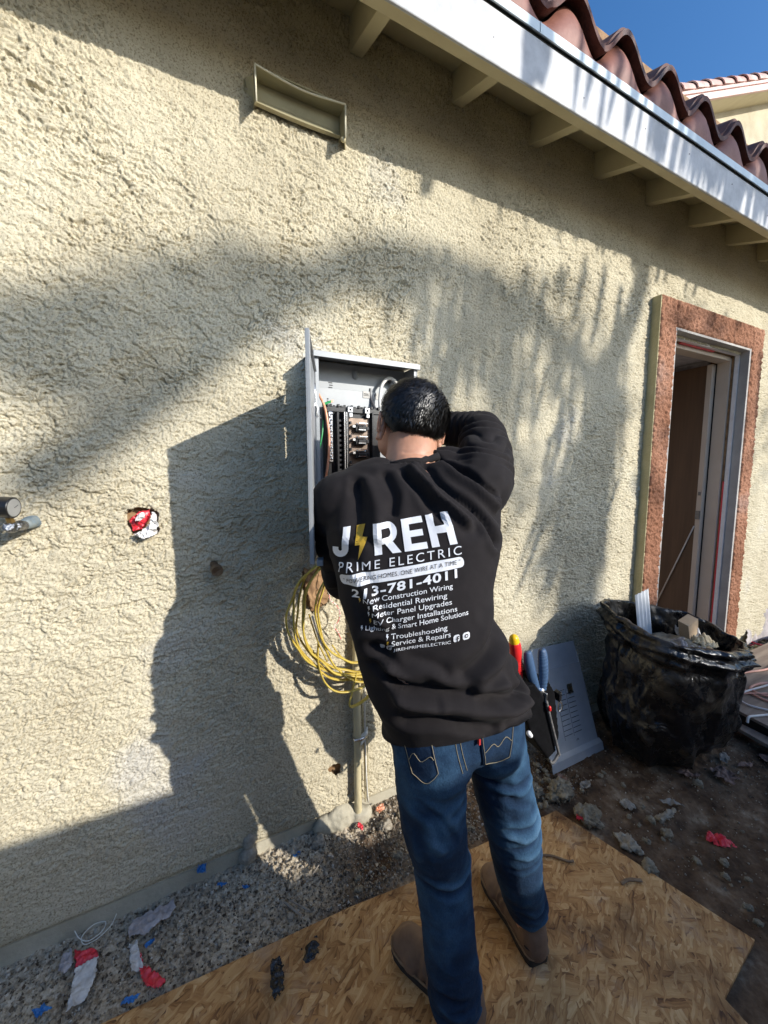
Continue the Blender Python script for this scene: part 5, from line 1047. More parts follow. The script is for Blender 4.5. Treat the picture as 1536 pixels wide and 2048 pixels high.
# sleeve wrinkles across the right upper arm, forearm and left arm
def across(V, A, B, n0, amp, seed, r):
    A = np.array(A); B = np.array(B); d = B-A; L = np.linalg.norm(d); d /= L; s = (V-A)@d; t = s/L; q = V-A-s[:,None]*d; rad = np.linalg.norm(q, axis=1)
    m = sstep(-.05,.12,t)*sstep(1.1,.9,t)*sstep(r*1.8, r*1.25, rad); ph = 2.2*n3(V[:,0]*9, V[:,1]*9, V[:,2]*9, seed)
    return amp*m*(np.abs(np.sin(t*n0*math.pi+ph*1.6))**.6-.5)
D += across(V, RA[0], RA[1], 6, .012, 311, .095) + across(V, RA[1], RA[2], 8, .007, 312, .065) + across(V, LA[0], LA[1], 5, .006, 313, .08)
D += .0050*(1-2*np.abs(fbm3(V[:,0]*9, V[:,1]*9, V[:,2]*6, 2, 320, .4))) + .0009*fbm3(V[:,0]*38, V[:,1]*38, V[:,2]*38, 2, 321)
V = V + Nn*D[:,None]
zc = .832 + .005*n2(V[:,0]*14, 0*V[:,0], 5) - .38*(V[:,1]+.65)
V[:,2] = np.where(V[:,2] < zc, np.maximum(V[:,2], zc-.02), V[:,2])
setv(me, V); me.update()
sh_bvh = BVHTree.FromPolygons([tuple(v) for v in V], [tuple(p.vertices) for p in me.polygons])
shirt = obj('shirt', me, M['shirt'], person, smooth=True)
# collar rib
cr = []; 
for k in range(33):
    t = 2*math.pi*k/32; q0 = (Vector((.500,-.452,1.392)) + Vector((1,-.05,.12)).normalized()*.078*math.cos(t) + Vector((.05,.90,-.36)).normalized()*.068*math.sin(t)); nr_ = sh_bvh.find_nearest(q0-Vector((0,0,.012))); cr.append(nr_[0]*.85+q0*.15)
obj('collar', MB().tube(cr, .0070, 8, flat=1.3, cap=False), M['shirt'], shirt, smooth=True)

# ---- print on the back (text lifted 0.8 mm off the cloth, following it)
PS = Vector((.89,-.456,0)).normalized(); PN = Vector((.456,.89,0)).normalized()
def drape(me, fn, off=.0012):
    bm = bmesh.new(); bm.from_mesh(me); xs = [v.co.x for v in bm.verts]; ys = [v.co.y for v in bm.verts]
    for ax, lo, hi in ((0,min(xs),max(xs)),(1,min(ys),max(ys))):
        n = max(1, int((hi-lo)/fn.step))
        for i in range(1, n):
            co = [0,0,0]; co[ax] = lo+(hi-lo)*i/n; no = [0,0,0]; no[ax] = 1
            bmesh.ops.bisect_plane(bm, geom=bm.verts[:]+bm.edges[:]+bm.faces[:], plane_co=co, plane_no=no)
    bmesh.ops.triangulate(bm, faces=bm.faces)
    for v in bm.verts:
        x, z = fn(v.co.x, v.co.y); hit = sh_bvh.ray_cast(PS*x - PN + Vector((0,0,z)), PN)
        if hit[0] is not None: n_ = hit[1] if hit[1].y < 0 else -hit[1]; v.co = hit[0] + n_*off
        else: v.co = PS*x - PN*.0 + Vector((0,0,z))
    bm.to_mesh(me); bm.free(); return me
class Frame:
    def __init__(s, w, h, tl, tr, bl, br, step): s.w, s.h, s.q, s.step = w, h, (tl,tr,bl,br), step
    def __call__(s, x, y):
        u = x/s.w; v = y/s.h; tl, tr, bl, br = s.q
        return tuple((bl[i]*(1-u)+br[i]*u)*(1-v) + (tl[i]*(1-u)+tr[i]*u)*v for i in range(2))
def textmesh(txt, bold=0, space=1.0):
    if 'M' in txt or 'w' in txt.lower(): bold = 0
    c = bpy.data.curves.new('t', 'FONT'); c.body = txt; c.offset = bold; c.space_character = space; c.resolution_u = 4; c.fill_mode = 'BOTH'
    o = bpy.data.objects.new('t', c); COL.objects.link(o); dg = bpy.context.evaluated_depsgraph_get(); dg.update(); me = bpy.data.meshes.new_from_object(o.evaluated_get(dg))
    bpy.data.objects.remove(o); bpy.data.curves.remove(c); V = getv(me); V -= V.min(0)*[1,1,0]; setv(me, V); return me
def polymesh(polys):
    v = []; f = []
    for P in polys: o = len(v); v += [(x,y,0) for x, y in P]; f.append(tuple(range(o,len(v))))
    me = bpy.data.meshes.new('p'); me.from_pydata(v, [], f); return me
def put(name, me, tl, tr, bl, br, mat, off=.0020, step_m=.006, wh=None):
    V = getv(me); w, h = (V[:,0].max(), V[:,1].max()) if wh is None else wh; sx = math.hypot(br[0]-bl[0], br[1]-bl[1]); fr = Frame(w, h, tl, tr, bl, br, step_m*w/sx)
    return obj(name, drape(me, fr, off), mat, shirt)
PR = dict(big=((.480,1.250),(.719,1.288),(.476,1.190),(.735,1.226)))
def line(name, txt, xl, zl, xr, zr, h, bold=.0, mat='print', sp=1.0, off=.0020, lean=0.0, step=.006):
    me = textmesh(txt, bold, sp); V = getv(me); w = V[:,0].max(); 
    put(name, me, (xl+lean,zl+h), (xr+lean,zr+h), (xl,zl), (xr,zr), M[mat], off, step)
exec(PRINTSPEC := '''
def blk(polys): return polymesh(polys)
# big word: J, bolt, R, E, H drawn as heavy rounded letters
def P_(ch):
    t = .24
    if ch == 'H': return [[(0,0),(.24,0),(.24,1),(0,1)],[(.56,0),(.80,0),(.80,1),(.56,1)],[(.24,.40),(.56,.40),(.56,.62),(.24,.62)]], .80
    if ch == 'E': return [[(0,0),(.24,0),(.24,1),(0,1)],[(.24,0),(.72,0),(.72,.2),(.24,.2)],[(.24,.8),(.72,.8),(.72,1),(.24,1)],[(.24,.41),(.66,.41),(.66,.60),(.24,.60)]], .72
    if ch == 'J': return [[(.36,.30),(.60,.30),(.60,1),(.36,1)]]+[[(.30+.30*math.cos(a),.30+.30*math.sin(a)),(.30+.30*math.cos(b_),.30+.30*math.sin(b_)),(.30+.07*math.cos(b_),.30+.08*math.sin(b_)),(.30+.07*math.cos(a),.30+.08*math.sin(a))] for a, b_ in [(math.pi+k*math.pi/10, math.pi+(k+1)*math.pi/10) for k in range(10)]]+[[(0,.3),(.23,.3),(.23,.36),(0,.36)]], .60
    if ch == 'R':
        L = [[(0,0),(.24,0),(.24,1),(0,1)],[(.24,.80),(.46,.80),(.46,1),(.24,1)],[(.24,.33),(.46,.33),(.46,.52),(.24,.52)],[(.34,.33),(.56,0),(.84,0),(.60,.36)]]
        L += [[(.46+.31*math.cos(a),.665+.335*math.sin(a)),(.46+.31*math.cos(b_),.665+.335*math.sin(b_)),(.46+.08*math.cos(b_),.665+.14*math.sin(b_)),(.46+.08*math.cos(a),.665+.14*math.sin(a))] for a, b_ in [(-math.pi/2+k*math.pi/10, -math.pi/2+(k+1)*math.pi/10) for k in range(10)]]
        return L, .84
''')
tl, tr, bl, br = PR['big']; x = 0.0; place = []
for ch, gap in (('J',.22),('bolt',.20),('R',.10),('E',.13),('H',0)):
    if ch == 'bolt': P, w = [[(0,.98),(.34,1.02),(.24,.62),(.42,.62),(.10,-.10),(.16,.40),(0,.40)]], .42
    else: P, w = P_(ch)
    place.append((ch, x, P)); x += w+gap
TOT = x
for ch, x0, P in place:
    me_ = polymesh([[(px_+x0, py_) for px_, py_ in q_] for q_ in P])
    put('letter' if ch != 'bolt' else 'bolt_emblem', me_, tl, tr, bl, br, M['print_gold' if ch == 'bolt' else 'print'], .0020, .007, (TOT,1.0))
line('text_line', 'PRIME ELECTRIC', .494,1.166, .742,1.206, .0165, .010, 'print', 1.35)
BW, BH, br_ = .25, .020, []
for cx_, cy_, a0 in ((.242,.008,-90),(.242,.012,0),(.008,.012,90),(.008,.008,180)):
    for k in range(4): br_.append((cx_+.008*math.cos(R(a0+k*30)), cy_+.008*math.sin(R(a0+k*30))))
put('slogan_bar', polymesh([br_]), (.495,1.1625),(.744,1.2025),(.500,1.1410),(.747,1.1830), M['print'], .0020, .006)
line('text_line', '" POWERING HOMES, ONE WIRE AT A TIME "', .506,1.1470, .738,1.1870, .0098, .004, 'print_dark', 1.05, .0036, step=.003)
line('text_line', '213-781-4011', .524,1.1215, .731,1.1625, .0170, .026, 'print', 1.10)
TXT = [('New Construction Wiring',.548,1.1165,.721,1.1440),('Residential Rewiring',.567,1.1065,.709,1.1275),('Meter Panel Upgrades',.566,1.0935,.718,1.1155),('EV Charger Installations',.569,1.0800,.728,1.1030),('Lighting & Smart Home Solutions',.552,1.0640,.750,1.0950),('Troubleshooting',.601,1.0530,.708,1.0700),('Service & Repairs',.602,1.0410,.714,1.0580)]
for k, (t_, xa, za, xb, zb) in enumerate(TXT):
    dsc = .0028 if any(ch in t_ for ch in 'gpy') else 0
    line('text_line', t_, xa, za-dsc, xb, zb-dsc, .0092+dsc, .003, 'print', 1.0)
    put('bullet_bolt', polymesh([[(.2,1),(.8,1),(.6,.6),(.9,.6),(.3,-.1),(.45,.42),(.1,.42)]]), (xa-.010,za+.0085),(xa-.004,za+.009),(xa-.010,za-.001),(xa-.004,za), M['print'] if k % 3 else M['print_gold'], .0020, .006, (1,1))
line('text_line', 'JIREHPRIMEELECTRIC', .606,1.0290, .714,1.0445, .0072, .010, 'print', 1.0)
def rrect(x0, z0, x1, z1, g_=.0025): return (x0,z1),(x1,z1+g_),(x0,z0),(x1,z0+g_)
rr_ = [(.2,0),(.8,0),(1,.2),(1,.8),(.8,1),(.2,1),(0,.8),(0,.2)]
for (xa, xb, z, hole) in ((.580,.590,1.0280,0),(.593,.603,1.0295,1),(.719,.731,1.0480,2),(.737,.751,1.0510,3)):
    put('icon', polymesh([rr_]), *rrect(xa,z,xb,z+.012), M['print'], .0020, .006, (1,1))
    mk = {0:[[(.35,.25),(.75,.5),(.35,.75)]], 1:[[(.4,.2),(.6,.2),(.6,.8),(.4,.8)],[(.6,.6),(.85,.6),(.85,.72),(.6,.72)]], 2:[[(.52,.0),(.70,.0),(.70,.78),(.52,.78)],[(.70,.62),(.92,.62),(.92,.78),(.70,.78)],[(.38,.36),(.52,.36),(.52,.5),(.38,.5)],[(.7,.36),(.9,.36),(.9,.5),(.7,.5)]], 3:[[(.5+.28*math.cos(t),.5+.28*math.sin(t)) for t in np.linspace(0,5.9,14)]]}[hole]
    put('icon_mark', polymesh(mk), *rrect(xa,z,xb,z+.012), M['print_dark'], .0028, .01, (1,1))
    if hole == 3: put('icon_mark', polymesh([[(.5+.14*math.cos(t),.5+.14*math.sin(t)) for t in np.linspace(0,5.9,12)]]), *rrect(xa,z,xb,z+.012), M['print'], .0034, .01, (1,1))

# ---- jeans
mb = MB(); S0, D0 = Vector((1,-.06,0)), Vector((.06,1,0))
mb.loft([ring((.500,-.645,.92),S0,D0,.148,.100), ring((.502,-.652,.86),S0,D0,.158,.108), ring((.506,-.655,.80),S0,D0,.160,.104), ring((.508,-.655,.765),S0,D0,.142,.088)])
mb.cap((.432,-.682,.82),(.434,-.680,.765),.076,.076); mb.cap((.572,-.690,.815),(.578,-.686,.765),.074,.074)
mb.chain([(.424,-.668,.775),(.444,-.655,.60),(.485,-.632,.455),(.498,-.650,.27),(.515,-.655,.095)], [.078,.074,.067,.063,.062])
mb.chain([(.600,-.668,.765),(.646,-.660,.60),(.698,-.650,.44),(.742,-.632,.28),(.795,-.615,.150)], [.072,.071,.067,.061,.057])
me = remesh(mb, .0060, 8); V = getv(me); Nn = getn(me)
JF = [([(.625,.545),(.68,.535),(.75,.555)],.011,-.013),([(.62,.52),(.68,.505),(.755,.53)],.013,.012),([(.64,.475),(.69,.48),(.735,.50)],.010,-.010),([(.65,.45),(.70,.445),(.76,.465)],.012,.010),([(.66,.40),(.71,.405),(.76,.43)],.011,-.007),([(.60,.64),(.66,.60),(.69,.57)],.012,-.008),([(.57,.665),(.62,.645),(.68,.66)],.012,.008),
      ([(.42,.455),(.48,.440),(.545,.45)],.012,-.010),([(.42,.485),(.48,.465),(.545,.475)],.012,.009),([(.355,.70),(.39,.65),(.42,.59)],.011,.007),([(.375,.72),(.42,.66),(.45,.60)],.009,-.006),([(.36,.66),(.375,.60),(.39,.55)],.009,.006),
      ([(.46,.18),(.51,.165),(.56,.175)],.012,-.009),([(.46,.145),(.51,.13),(.57,.145)],.012,.009),([(.455,.115),(.51,.10),(.57,.11)],.010,-.008),([(.72,.20),(.76,.18),(.80,.20)],.012,-.009),([(.71,.16),(.76,.14),(.81,.16)],.012,.009),([(.72,.125),(.77,.105),(.82,.12)],.009,-.008),
      ([(.50,.74),(.52,.70),(.56,.68)],.010,-.009),([(.44,.675),(.50,.685),(.53,.70)],.012,-.007),([(.55,.68),(.60,.665),(.66,.675)],.010,-.007)]
JF = [(pl_, w_*.70, h_*.62) for pl_, w_, h_ in JF]; D = folds(V, Nn, JF); a_ = sstep(.30,.10,V[:,2])
D *= .72
D += .0032*(1-2*np.abs(fbm3(V[:,0]*11, V[:,1]*11, V[:,2]*22, 3, 330, .55)))*(.6+1.0*a_) + .0012*fbm3(V[:,0]*50, V[:,1]*50, V[:,2]*50, 2, 331)
V = V + Nn*D[:,None]; V[:,2] = np.maximum(V[:,2], np.where(V[:,0] > .63, .108, .052))
setv(me, V); at = me.attributes.new('wear_sunlit', 'FLOAT', 'POINT'); at.data.foreach_set('value', (np.clip(D*28, -.12, .25) + .06*sstep(.30,.42,V[:,2])*sstep(.9,.6,V[:,2])*sstep(.55,.65,V[:,0])).astype(np.float32))  # wear on the folds, plus a right thigh coloured paler as if sunlit
je_bvh = BVHTree.FromPolygons([tuple(v) for v in V], [tuple(p.vertices) for p in me.polygons])
jeans = obj('jeans', me, M['denim'], person, smooth=True)
def onj(x, z, off=.001):
    h = je_bvh.ray_cast(PS*x - PN + Vector((0,0,z)), PN)
    if h[0] is None: return PS*x + PN*(-.38) + Vector((0,0,z))
    n_ = h[1] if h[1].y < 0 else -h[1]; return h[0]+n_*off
def stitch(P, r=.0011, off=.0012):
    S = [s_[:2] for s_ in spline([(a,b_,0) for a, b_ in P], 9)]; obj('stitching', MB().tube([onj(a, b_, off) for a, b_ in S], r*.6, 5), M['thread'], jeans)
def pocket(q, seed):
    X, Y = np.meshgrid(np.linspace(0,1,16), np.linspace(0,1,18)); P = []
    (tlx,tlz),(trx,trz),(brx,brz),(blx,blz),(mx_,mz_) = q
    vs = []
    for i in range(18):
        for j in range(16):
            u, v = j/15, i/17; bx, bz = blx*(1-u)+brx*u, blz*(1-u)+brz*u; k_ = 1-abs(2*u-1); bx += (mx_-(blx+brx)/2)*k_; bz += (mz_-(blz+brz)/2)*k_
            vs.append(onj((tlx*(1-u)+trx*u)*(1-v)+bx*v, (tlz*(1-u)+trz*u)*(1-v)+bz*v, .0032))
    me_ = mesh_np('pocket', np.array([tuple(v) for v in vs]), grid_faces(18,16)); bm = bmesh.new(); bm.from_mesh(me_); bmesh.ops.recalc_face_normals(bm, faces=bm.faces); bmesh.ops.solidify(bm, geom=bm.faces[:], thickness=.0022); bm.to_mesh(me_); bm.free()
    return obj('back_pocket', me_, M['denim'], jeans, smooth=True)
RP = [(.772,.868),(.856,.862),(.848,.782),(.785,.782),(.818,.770)]
LP = [(.622,.850),(.682,.856),(.694,.796),(.640,.782),(.670,.770)]
for q_ in (RP, LP):
    pocket(q_, 1); (a1,a2),(b1,b2),(c1,c2),(d1,d2),(m1,m2) = q_; i_ = .004
    stitch([(a1+i_,a2),(d1+i_,d2+i_)], off=.0045); stitch([(d1+i_,d2+i_),(m1,m2+i_),(c1-i_,c2+i_)], off=.0045); stitch([(b1-i_,b2),(c1-i_,c2+i_)], off=.0045); stitch([(a1,a2-.003),(b1,b2-.003)], off=.0045)
    mx1 = (a1+b1+c1+d1)/4; mz1 = (a2+b2+c2+d2)/4
    stitch([(d1*.6+a1*.4+.006,d2*.6+a2*.4),(mx1-.012,mz1+.006),(mx1,mz1-.004),(mx1+.016,mz1+.010),(c1*.5+b1*.5-.006,c2*.5+b2*.5)], off=.0045)
stitch([(.722,.865),(.728,.83),(.740,.785)]); stitch([(.732,.865),(.738,.83),(.750,.785)]); stitch([(.672,.875),(.673,.855),(.674,.840)])
pt = onj(.771,.845,.004); obj('pocket_tab', MB().box((pt.x-.002,pt.y-.003,pt.z-.006),(pt.x+.002,pt.y+.002,pt.z+.006)), M['red_label'], jeans)

# ---- boots
def boot(h, t, lab=None):
    h = Vector(h); t = Vector(t); d = (t-h).normalized(); s = Vector((d.y,-d.x,0)); L = (t-h).length; z0 = .0172
    rt_ = thing('boot', (0,0,0), None, None); rt_.parent = person; rt_.location = h - woff(person)
    def q(f, w, z): return h + d*L*f + s*w + Vector((0,0,z))
    prof = [(.01,.024),(.03,.032),(.08,.037),(.2,.039),(.4,.037),(.6,.046),(.78,.052),(.88,.049),(.95,.038),(.985,.024),(1.0,.010)]
    out = [q(f, w, z0) for f, w in prof] + [q(f, -w*.92, z0) for f, w in reversed(prof)]
    b = MB(); b.prism(out, (0,0,.026)); obj('sole', b, M['boot_sole'], rt_, bevel=.004)
    b = MB()
    b.cap(q(.13,0,.062), q(.17,0,.130), .036, .038); b.cap(q(.13,0,.058), q(.45,0,.068), .036, .040); b.cap(q(.42,0,.075), q(.16,0,.12), .036, .038)
    b.cap(q(.45,0,.062), q(.80,-.002,.054), .041, .040); b.cap(q(.70,.014,.050), q(.86,.010,.046), .038, .034); b.cap(q(.70,-.013,.050), q(.86,-.010,.046), .038, .034); b.cap(q(.10,0,.055), q(.13,0,.10), .036, .036)
    me = remesh(b, .004, 5); V = getv(me); Nn = getn(me)
    fz = np.array([d.x,d.y,d.z]); f = (V-np.array(h))@fz/L; V += Nn*((.0022*np.sin(f*70+2*n3(V[:,0]*30,V[:,1]*30,V[:,2]*30,5))*np.exp(-((f-.52)/.12)**2)) + .0015*fbm3(V[:,0]*40,V[:,1]*40,V[:,2]*40,3,6))[:,None]
    V[:,2] = np.maximum(V[:,2], z0+.018); setv(me, V); obj('upper', me, M['boot'], rt_, smooth=True)
    ws = [q(f, w*1.0, z0+.0275) for f, w in prof[:-1]] + [q(f, -w*.92, z0+.0275) for f, w in reversed(prof[:-1])]
    obj('welt', MB().tube(ws+[ws[0]], .0030, 6), M['twig'], rt_, smooth=True)
    hs_ = [q(.13+.135*math.cos(t), .040*math.sin(t), .072+.006*math.cos(t)) for t in np.linspace(1.9, 4.38, 12)]; obj('heel_seam', MB().tube(hs_, .0018, 5), M['boot_sole'], rt_, smooth=True)
boot((.560,-.702,0), (.468,-.438,0)); boot((.790,-.674,0), (.836,-.412,0))

# ---- body: one continuous skin (head, neck, torso core, arms, hands, legs)
mb = MB(); HC = Vector((.537,-.398,1.509)); RL = Matrix.Rotation(R(8), 3, 'Y') @ Matrix.Rotation(R(-4), 3, 'X')
def hp(x, y, z): return HC + RL @ Vector((x,y,z))
mb.sphere(HC, (.0760,.0930,.0900), 36, 24, 0, RL); mb.cap(hp(-.022,.045,-.060), hp(.022,.045,-.060), .048, .048); mb.cap(hp(0,.075,-.085), hp(0,.05,-.075), .024, .04); mb.cap(hp(0,.085,.01), hp(0,.082,-.05), .036, .034)
mb.cap(hp(0,.094,.002), hp(0,.108,-.028), .008, .012); mb.cap(hp(-.02,.088,-.056), hp(.02,.088,-.056), .008, .008); mb.cap(hp(-.035,.080,.018), hp(.035,.080,.018), .016, .016)
mb.cap((.492,-.462,1.345), (.532,-.412,1.462), .068, .064, 36); mb.cap((.47,-.49,1.33), (.505,-.452,1.40), .055, .052, 30)
mb.loft(torso(.80, 1)); mb.cap((.450,-.655,.83),(.565,-.655,.83),.060,.060); mb.chain(LA, [.052,.038,.028]); mb.chain(RA, [.052,.036,.027])
mb.chain([(.425,-.665,.76),(.444,-.655,.60),(.485,-.632,.455),(.520,-.655,.10),(.530,-.635,.06),(.495,-.53,.050)], [.058,.055,.05,.034,.027,.022]); mb.chain([(.600,-.666,.75),(.646,-.660,.60),(.698,-.65,.44),(.797,-.622,.10),(.800,-.60,.06),(.818,-.50,.050)], [.054,.052,.05,.034,.027,.022])
def hand(w, d, up, side):
    w, d, up = Vector(w), Vector(d).normalized(), Vector(up).normalized(); s = d.cross(up).normalized()*side
    mb.cap(w-d*.02, w+d*.03, .026, .030); 
    for k in range(4): 
        o = (k-1.5)*.019; L = (.036,.042,.039,.031)[k]; a = w+d*.030+s*o*.7; kn = w+d*.082+s*o; mb.cap(a, kn, .0135, .0105, 10)
        p1 = kn+(d*.86-up*.5)*L; p2 = p1+(d*.35-up*.94)*L*.72; p3 = p2+(-d*.2-up*.98)*L*.55; mb.cap(kn, p1, .0098, .0090, 10); mb.cap(p1, p2, .0090, .0083, 10); mb.cap(p2, p3, .0083, .0070, 10)
    a = w+d*.025-s*.030; p1 = a+(d*.5-s*.55-up*.4).normalized()*.040; p2 = p1+(d*.75-s*.05-up*.6).normalized()*.032; mb.cap(w+d*.01-s*.012, a, .018, .015, 10); mb.cap(a, p1, .0140, .0115, 10); mb.cap(p1, p2, .0110, .0085, 10)
hand((.690,-.232,1.512), (-.75,.55,-.12), (.15,.2,1), 1); hand((.440,-.185,1.205), (.25,.40,.55), (.1,-.85,.5), -1)
me = remesh(mb, .0038, 4); V = getv(me); Nn = getn(me); V += Nn*(.0006*fbm3(V[:,0]*60,V[:,1]*60,V[:,2]*60,2,9))[:,None]
V = V - Nn*(.0045*np.exp(-((seg_d(V[:,0],V[:,2],[(.465,1.418),(.51,1.412),(.56,1.420)]))/.004)**2)*(Nn[:,1] < -.2)*.5)[:,None]; setv(me, V)
body = obj('body', me, M['skin'], person, smooth=True)
# ears
for sd, c in ((-1, hp(-.087,.004,-.032)), (1, hp(.088,.004,-.032))):
    q = Matrix.Rotation(R(24*sd), 3, 'Z') @ RL; b = MB(); 
    rim = [c + q @ Vector((.006*sd*(1-.3*math.cos(t)), .019*math.cos(t)*(1.0 if math.sin(t) > 0 else .75), .034*math.sin(t))) for t in np.linspace(-1.9, 3.6, 16)]
    b.chain(rim, [.0048]*16, 8); b.sphere(c - Vector((.004*sd,0,0)), (.0085,.016,.030), 12, 8, 0, q); b.sphere(c + q @ Vector((0,-.004,-.027)), (.0075,.011,.012), 10, 6, 0, q)
    me = remesh(b, .0024, 3); obj('ear', me, M['skin'], person, smooth=True)
for x in (-.031, .031): obj('eye', MB().sphere(hp(x,.093,-.002), .0115, 12, 8), M['white_plastic'], person, smooth=True)
# hair: cap plus thousands of short locks
def hairzone(l):    # l: local direction (n,3)
    back = sstep(.35, -.25, l[:,1]); line_ = (-.80)*back + .50*(1-back); side = np.abs(l[:,0]); line_ = line_ + .30*side*back*sstep(-.9,-.1,l[:,1])
    return l[:,2]-line_
nc = 30000; d3 = rng.normal(size=(nc,3)); d3 /= np.linalg.norm(d3,axis=1)[:,None]; hz = hairzone(d3); kk = (hz > -.13) & (rng.random(nc) < sstep(-.16,.10,hz)); d3 = d3[kk]; hz = hz[kk]; nc = len(d3)
RLn = np.array(RL); HCn = np.array(HC); er = np.array([.0775,.0945,.0915]); P0 = HCn + (d3*er)@RLn.T; nn = (d3/er); nn /= np.linalg.norm(nn,axis=1)[:,None]; nn = nn@RLn.T
W0 = np.array([.595,-.452,1.556]); away = P0-W0; away -= (away*nn).sum(1)[:,None]*nn; dist = np.linalg.norm(away,axis=1)[:,None]; away /= dist+1e-6
sw = np.cross(nn, away); dirs = away + .45*sw*np.exp(-dist/.04) + np.array([0,-.0,-.55]); dirs -= (dirs*nn).sum(1)[:,None]*nn
cl = np.stack([n3(P0[:,0]*62,P0[:,1]*62,P0[:,2]*62,401),n3(P0[:,0]*62,P0[:,1]*62,P0[:,2]*62,402),n3(P0[:,0]*62,P0[:,1]*62,P0[:,2]*62,403)],1)
dirs = dirs/np.linalg.norm(dirs,axis=1)[:,None] + .55*cl + .20*rng.normal(size=(nc,3)); dirs -= (dirs*nn).sum(1)[:,None]*nn*.9; dirs /= np.linalg.norm(dirs,axis=1)[:,None]
Ln = (.0035 + .026*sstep(.08,.62,hz))*rng.uniform(.75,1.2,nc); wd = (.00045+.00055*sstep(.1,.6,hz))*rng.uniform(.7,1.3,nc); lift = .34*sstep(.0,.5,hz)*rng.uniform(.3,1.5,nc)+.12
tx = np.cross(dirs, nn); tx /= np.linalg.norm(tx,axis=1)[:,None]; VS = []
for s_, wk, lf_ in ((0,.8,0),(.35,1,.8),(.7,.8,1.05),(1,.15,.9)):
    c = P0 + dirs*(Ln*s_)[:,None] + nn*((Ln*lift*lf_)+.0004)[:,None] - nn*((s_**2)*Ln**2/.19)[:,None]; VS += [c - tx*(wd*wk)[:,None], c + tx*(wd*wk)[:,None] + nn*(wd*wk*.5)[:,None]]
VS = np.stack(VS,1).reshape(-1,3); F = (np.array([(0,1,3,2),(2,3,5,4),(4,5,7,6)])[None]+(np.arange(nc)*8)[:,None,None]).reshape(-1,4)
hairm = mesh_np('hair', VS, F); hair = obj('hair', hairm, M['hair'], person, smooth=True)
th_, ph_ = np.meshgrid(np.linspace(0,2*np.pi,97), np.linspace(0,np.pi,65)); dl = np.stack([np.sin(ph_)*np.cos(th_),np.sin(ph_)*np.sin(th_),np.cos(ph_)],-1).reshape(-1,3); hzz = hairzone(dl).reshape(th_.shape)
Vc = HCn + (dl*(np.array([.0760,.0930,.0900])+.0010+.0030*sstep(.0,.35,hzz).reshape(-1,1)))@RLn.T
kp = (hzz[:-1,:-1] > .06); mm = mesh_np('cap', Vc, grid_faces(65,97,kp)); bm = bmesh.new(); bm.from_mesh(mm); bmesh.ops.delete(bm, geom=[v for v in bm.verts if not v.link_faces], context='VERTS'); bm.to_mesh(mm); bm.free()
obj('hair_roots', mm, M['scalp'], hair, smooth=True)

# ---- tool pouch on his right hip and the tools in it
tp = thing('tool_pouch', (.85,-.55,.56), 'worn black nylon tool pouch hanging at the man\'s right hip', 'tool pouch')
b = MB(); b.prism([(.715,-.600,.800),(.800,-.612,.800),(.835,-.612,.758),(.893,-.612,.577),(.860,-.612,.562),(.800,-.610,.645),(.770,-.605,.72)], (.012,.125,0)); me = remesh(b, .004, 3); obj('rear_pocket', me, M['nylon'], tp, smooth=True)
b = MB(); b.prism([(.838,-.600,.790),(.862,-.600,.792),(.893,-.600,.745),(.918,-.600,.610),(.912,-.600,.575),(.897,-.600,.577),(.862,-.600,.70)], (.012,.115,0)); me = remesh(b, .004, 3); obj('front_pocket', me, M['nylon'], tp, smooth=True)
b = MB(); b.tube(spline([(.838,-.617,.745),(.852,-.618,.70),(.873,-.618,.64),(.893,-.618,.582),(.899,-.618,.566)],5), .0042, 6); obj('worn_piping', b, M['nylon_trim'], tp, smooth=True)
b = MB(); b.tube(spline([(.862,-.618,.562),(.868,-.619,.553),(.882,-.618,.556),(.897,-.617,.570)],5), .0042, 6); obj('worn_piping', b, M['nylon_trim'], tp, smooth=True)
b = MB(); b.cap((.845,-.622,.728),(.8465,-.622,.721),.0045,.0045,10); obj('red_rivet', b, M['red_grip'], tp, smooth=True)
b = MB(); b.tube(spline([(.912,-.60,.716),(.920,-.602,.706),(.921,-.602,.690),(.914,-.60,.684),(.909,-.6,.695),(.912,-.60,.716)],5), .0022, 6); obj('clip_ring', b, M['silver'], tp, smooth=True)
b = MB(); b.prism([(.905,-.605,.740),(.914,-.605,.745),(.916,-.605,.72),(.907,-.605,.715)], (0,.02,0)); obj('strap_tab', b, M['black_glossy'], tp, bevel=.001)
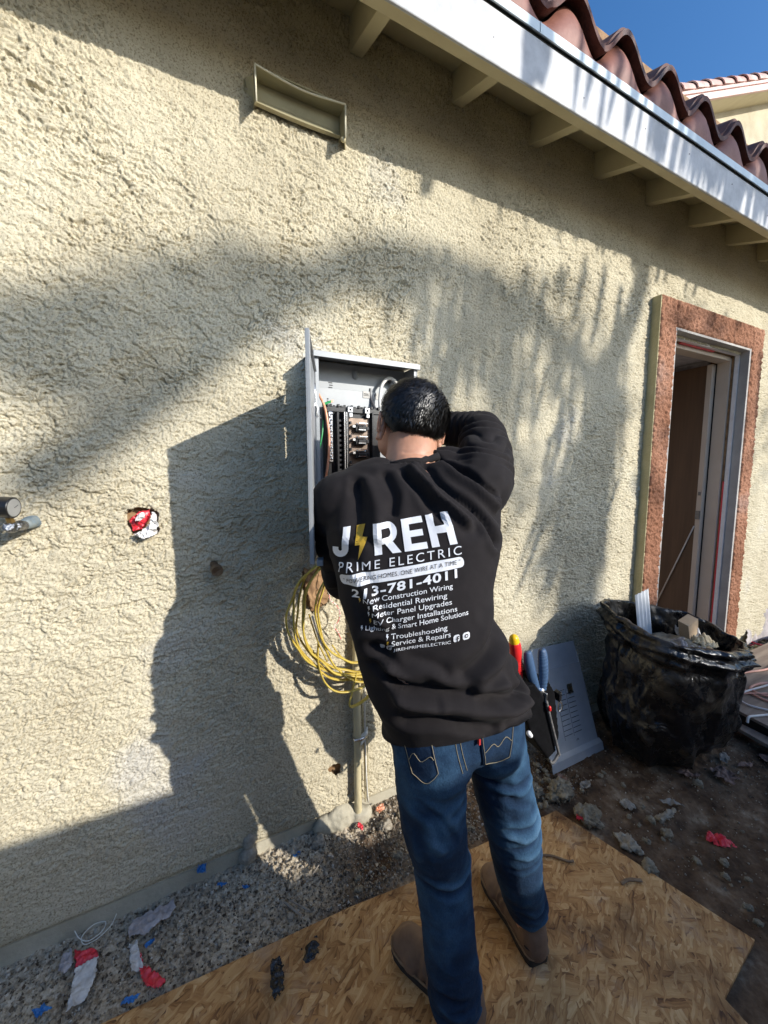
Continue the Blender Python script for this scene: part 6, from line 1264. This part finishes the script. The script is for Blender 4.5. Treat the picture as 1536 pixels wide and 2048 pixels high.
b = MB(); b.cap((.775,-.618,.672),(.777,-.622,.668),.007,.006,10); obj('white_button', b, M['white_plastic'], tp, smooth=True)
sd = thing('screwdriver', (.77,-.57,.74), 'red handled screwdriver with yellow cap standing in the tool pouch', 'screwdriver')
A0, B0 = Vector((.752,-.575,.930)), Vector((.790,-.565,.775)); u_ = (B0-A0); 
b = MB(); b.tube([A0+u_*t for t in (.10,.16,.30,.42,.55,.75,1)], [.0145,.0165,.0168,.0150,.0135,.0125,.010], 16)
for k in range(10): a = 2*math.pi*k/10; 
me = remesh(b, .0022, 2); obj('handle', me, M['red_grip'], sd, smooth=True)
for k in range(5): b = MB(); b.tube([A0+u_*(.50+.035*k)+Vector((.0142*math.cos(t),.0142*math.sin(t),0)) for t in np.linspace(0,6.283,16)], .0012, 5, cap=False); obj('grip_ridge', b, M['red_grip'], sd)
b = MB(); b.cap(A0+u_*.045, A0+u_*.10, .0125, .0142, 16); obj('end_cap', b, M['yellow_grip'], sd, smooth=True)
b = MB(); b.tube([B0, B0+u_*.45], .0035, 8); obj('shaft', b, M['silver'], sd)
pl_ = thing('pliers', (.835,-.585,.72), 'pliers with ridged dark blue rubber grips standing in the tool pouch', 'pliers')
for k, P in enumerate(([(.790,-.590,.885),(.792,-.591,.868),(.800,-.592,.835),(.812,-.593,.80),(.828,-.594,.765)],[(.835,-.598,.884),(.838,-.598,.868),(.842,-.598,.835),(.846,-.597,.80),(.846,-.596,.765)])):
    S = spline(P, 10); n_ = len(S); b = MB(); b.tube(S, [(.0085+.0035*math.sin(math.pi*i/(n_-1)))*(1+(.07*math.cos(i*2.1) if k else 0)) for i in range(n_)], 12, flat=1.25); obj('grip', b, M['blue_grip'], pl_, smooth=True)
b = MB(); b.cap((.838,-.596,.765),(.838,-.594,.70),.012,.010,12); obj('pivot', b, M['silver'], pl_, smooth=True)
b = MB(); b.cap((.842,-.612,.762),(.840,-.612,.742),.004,.004,8); obj('joint_pin', b, M['darkmetal'], pl_, smooth=True)
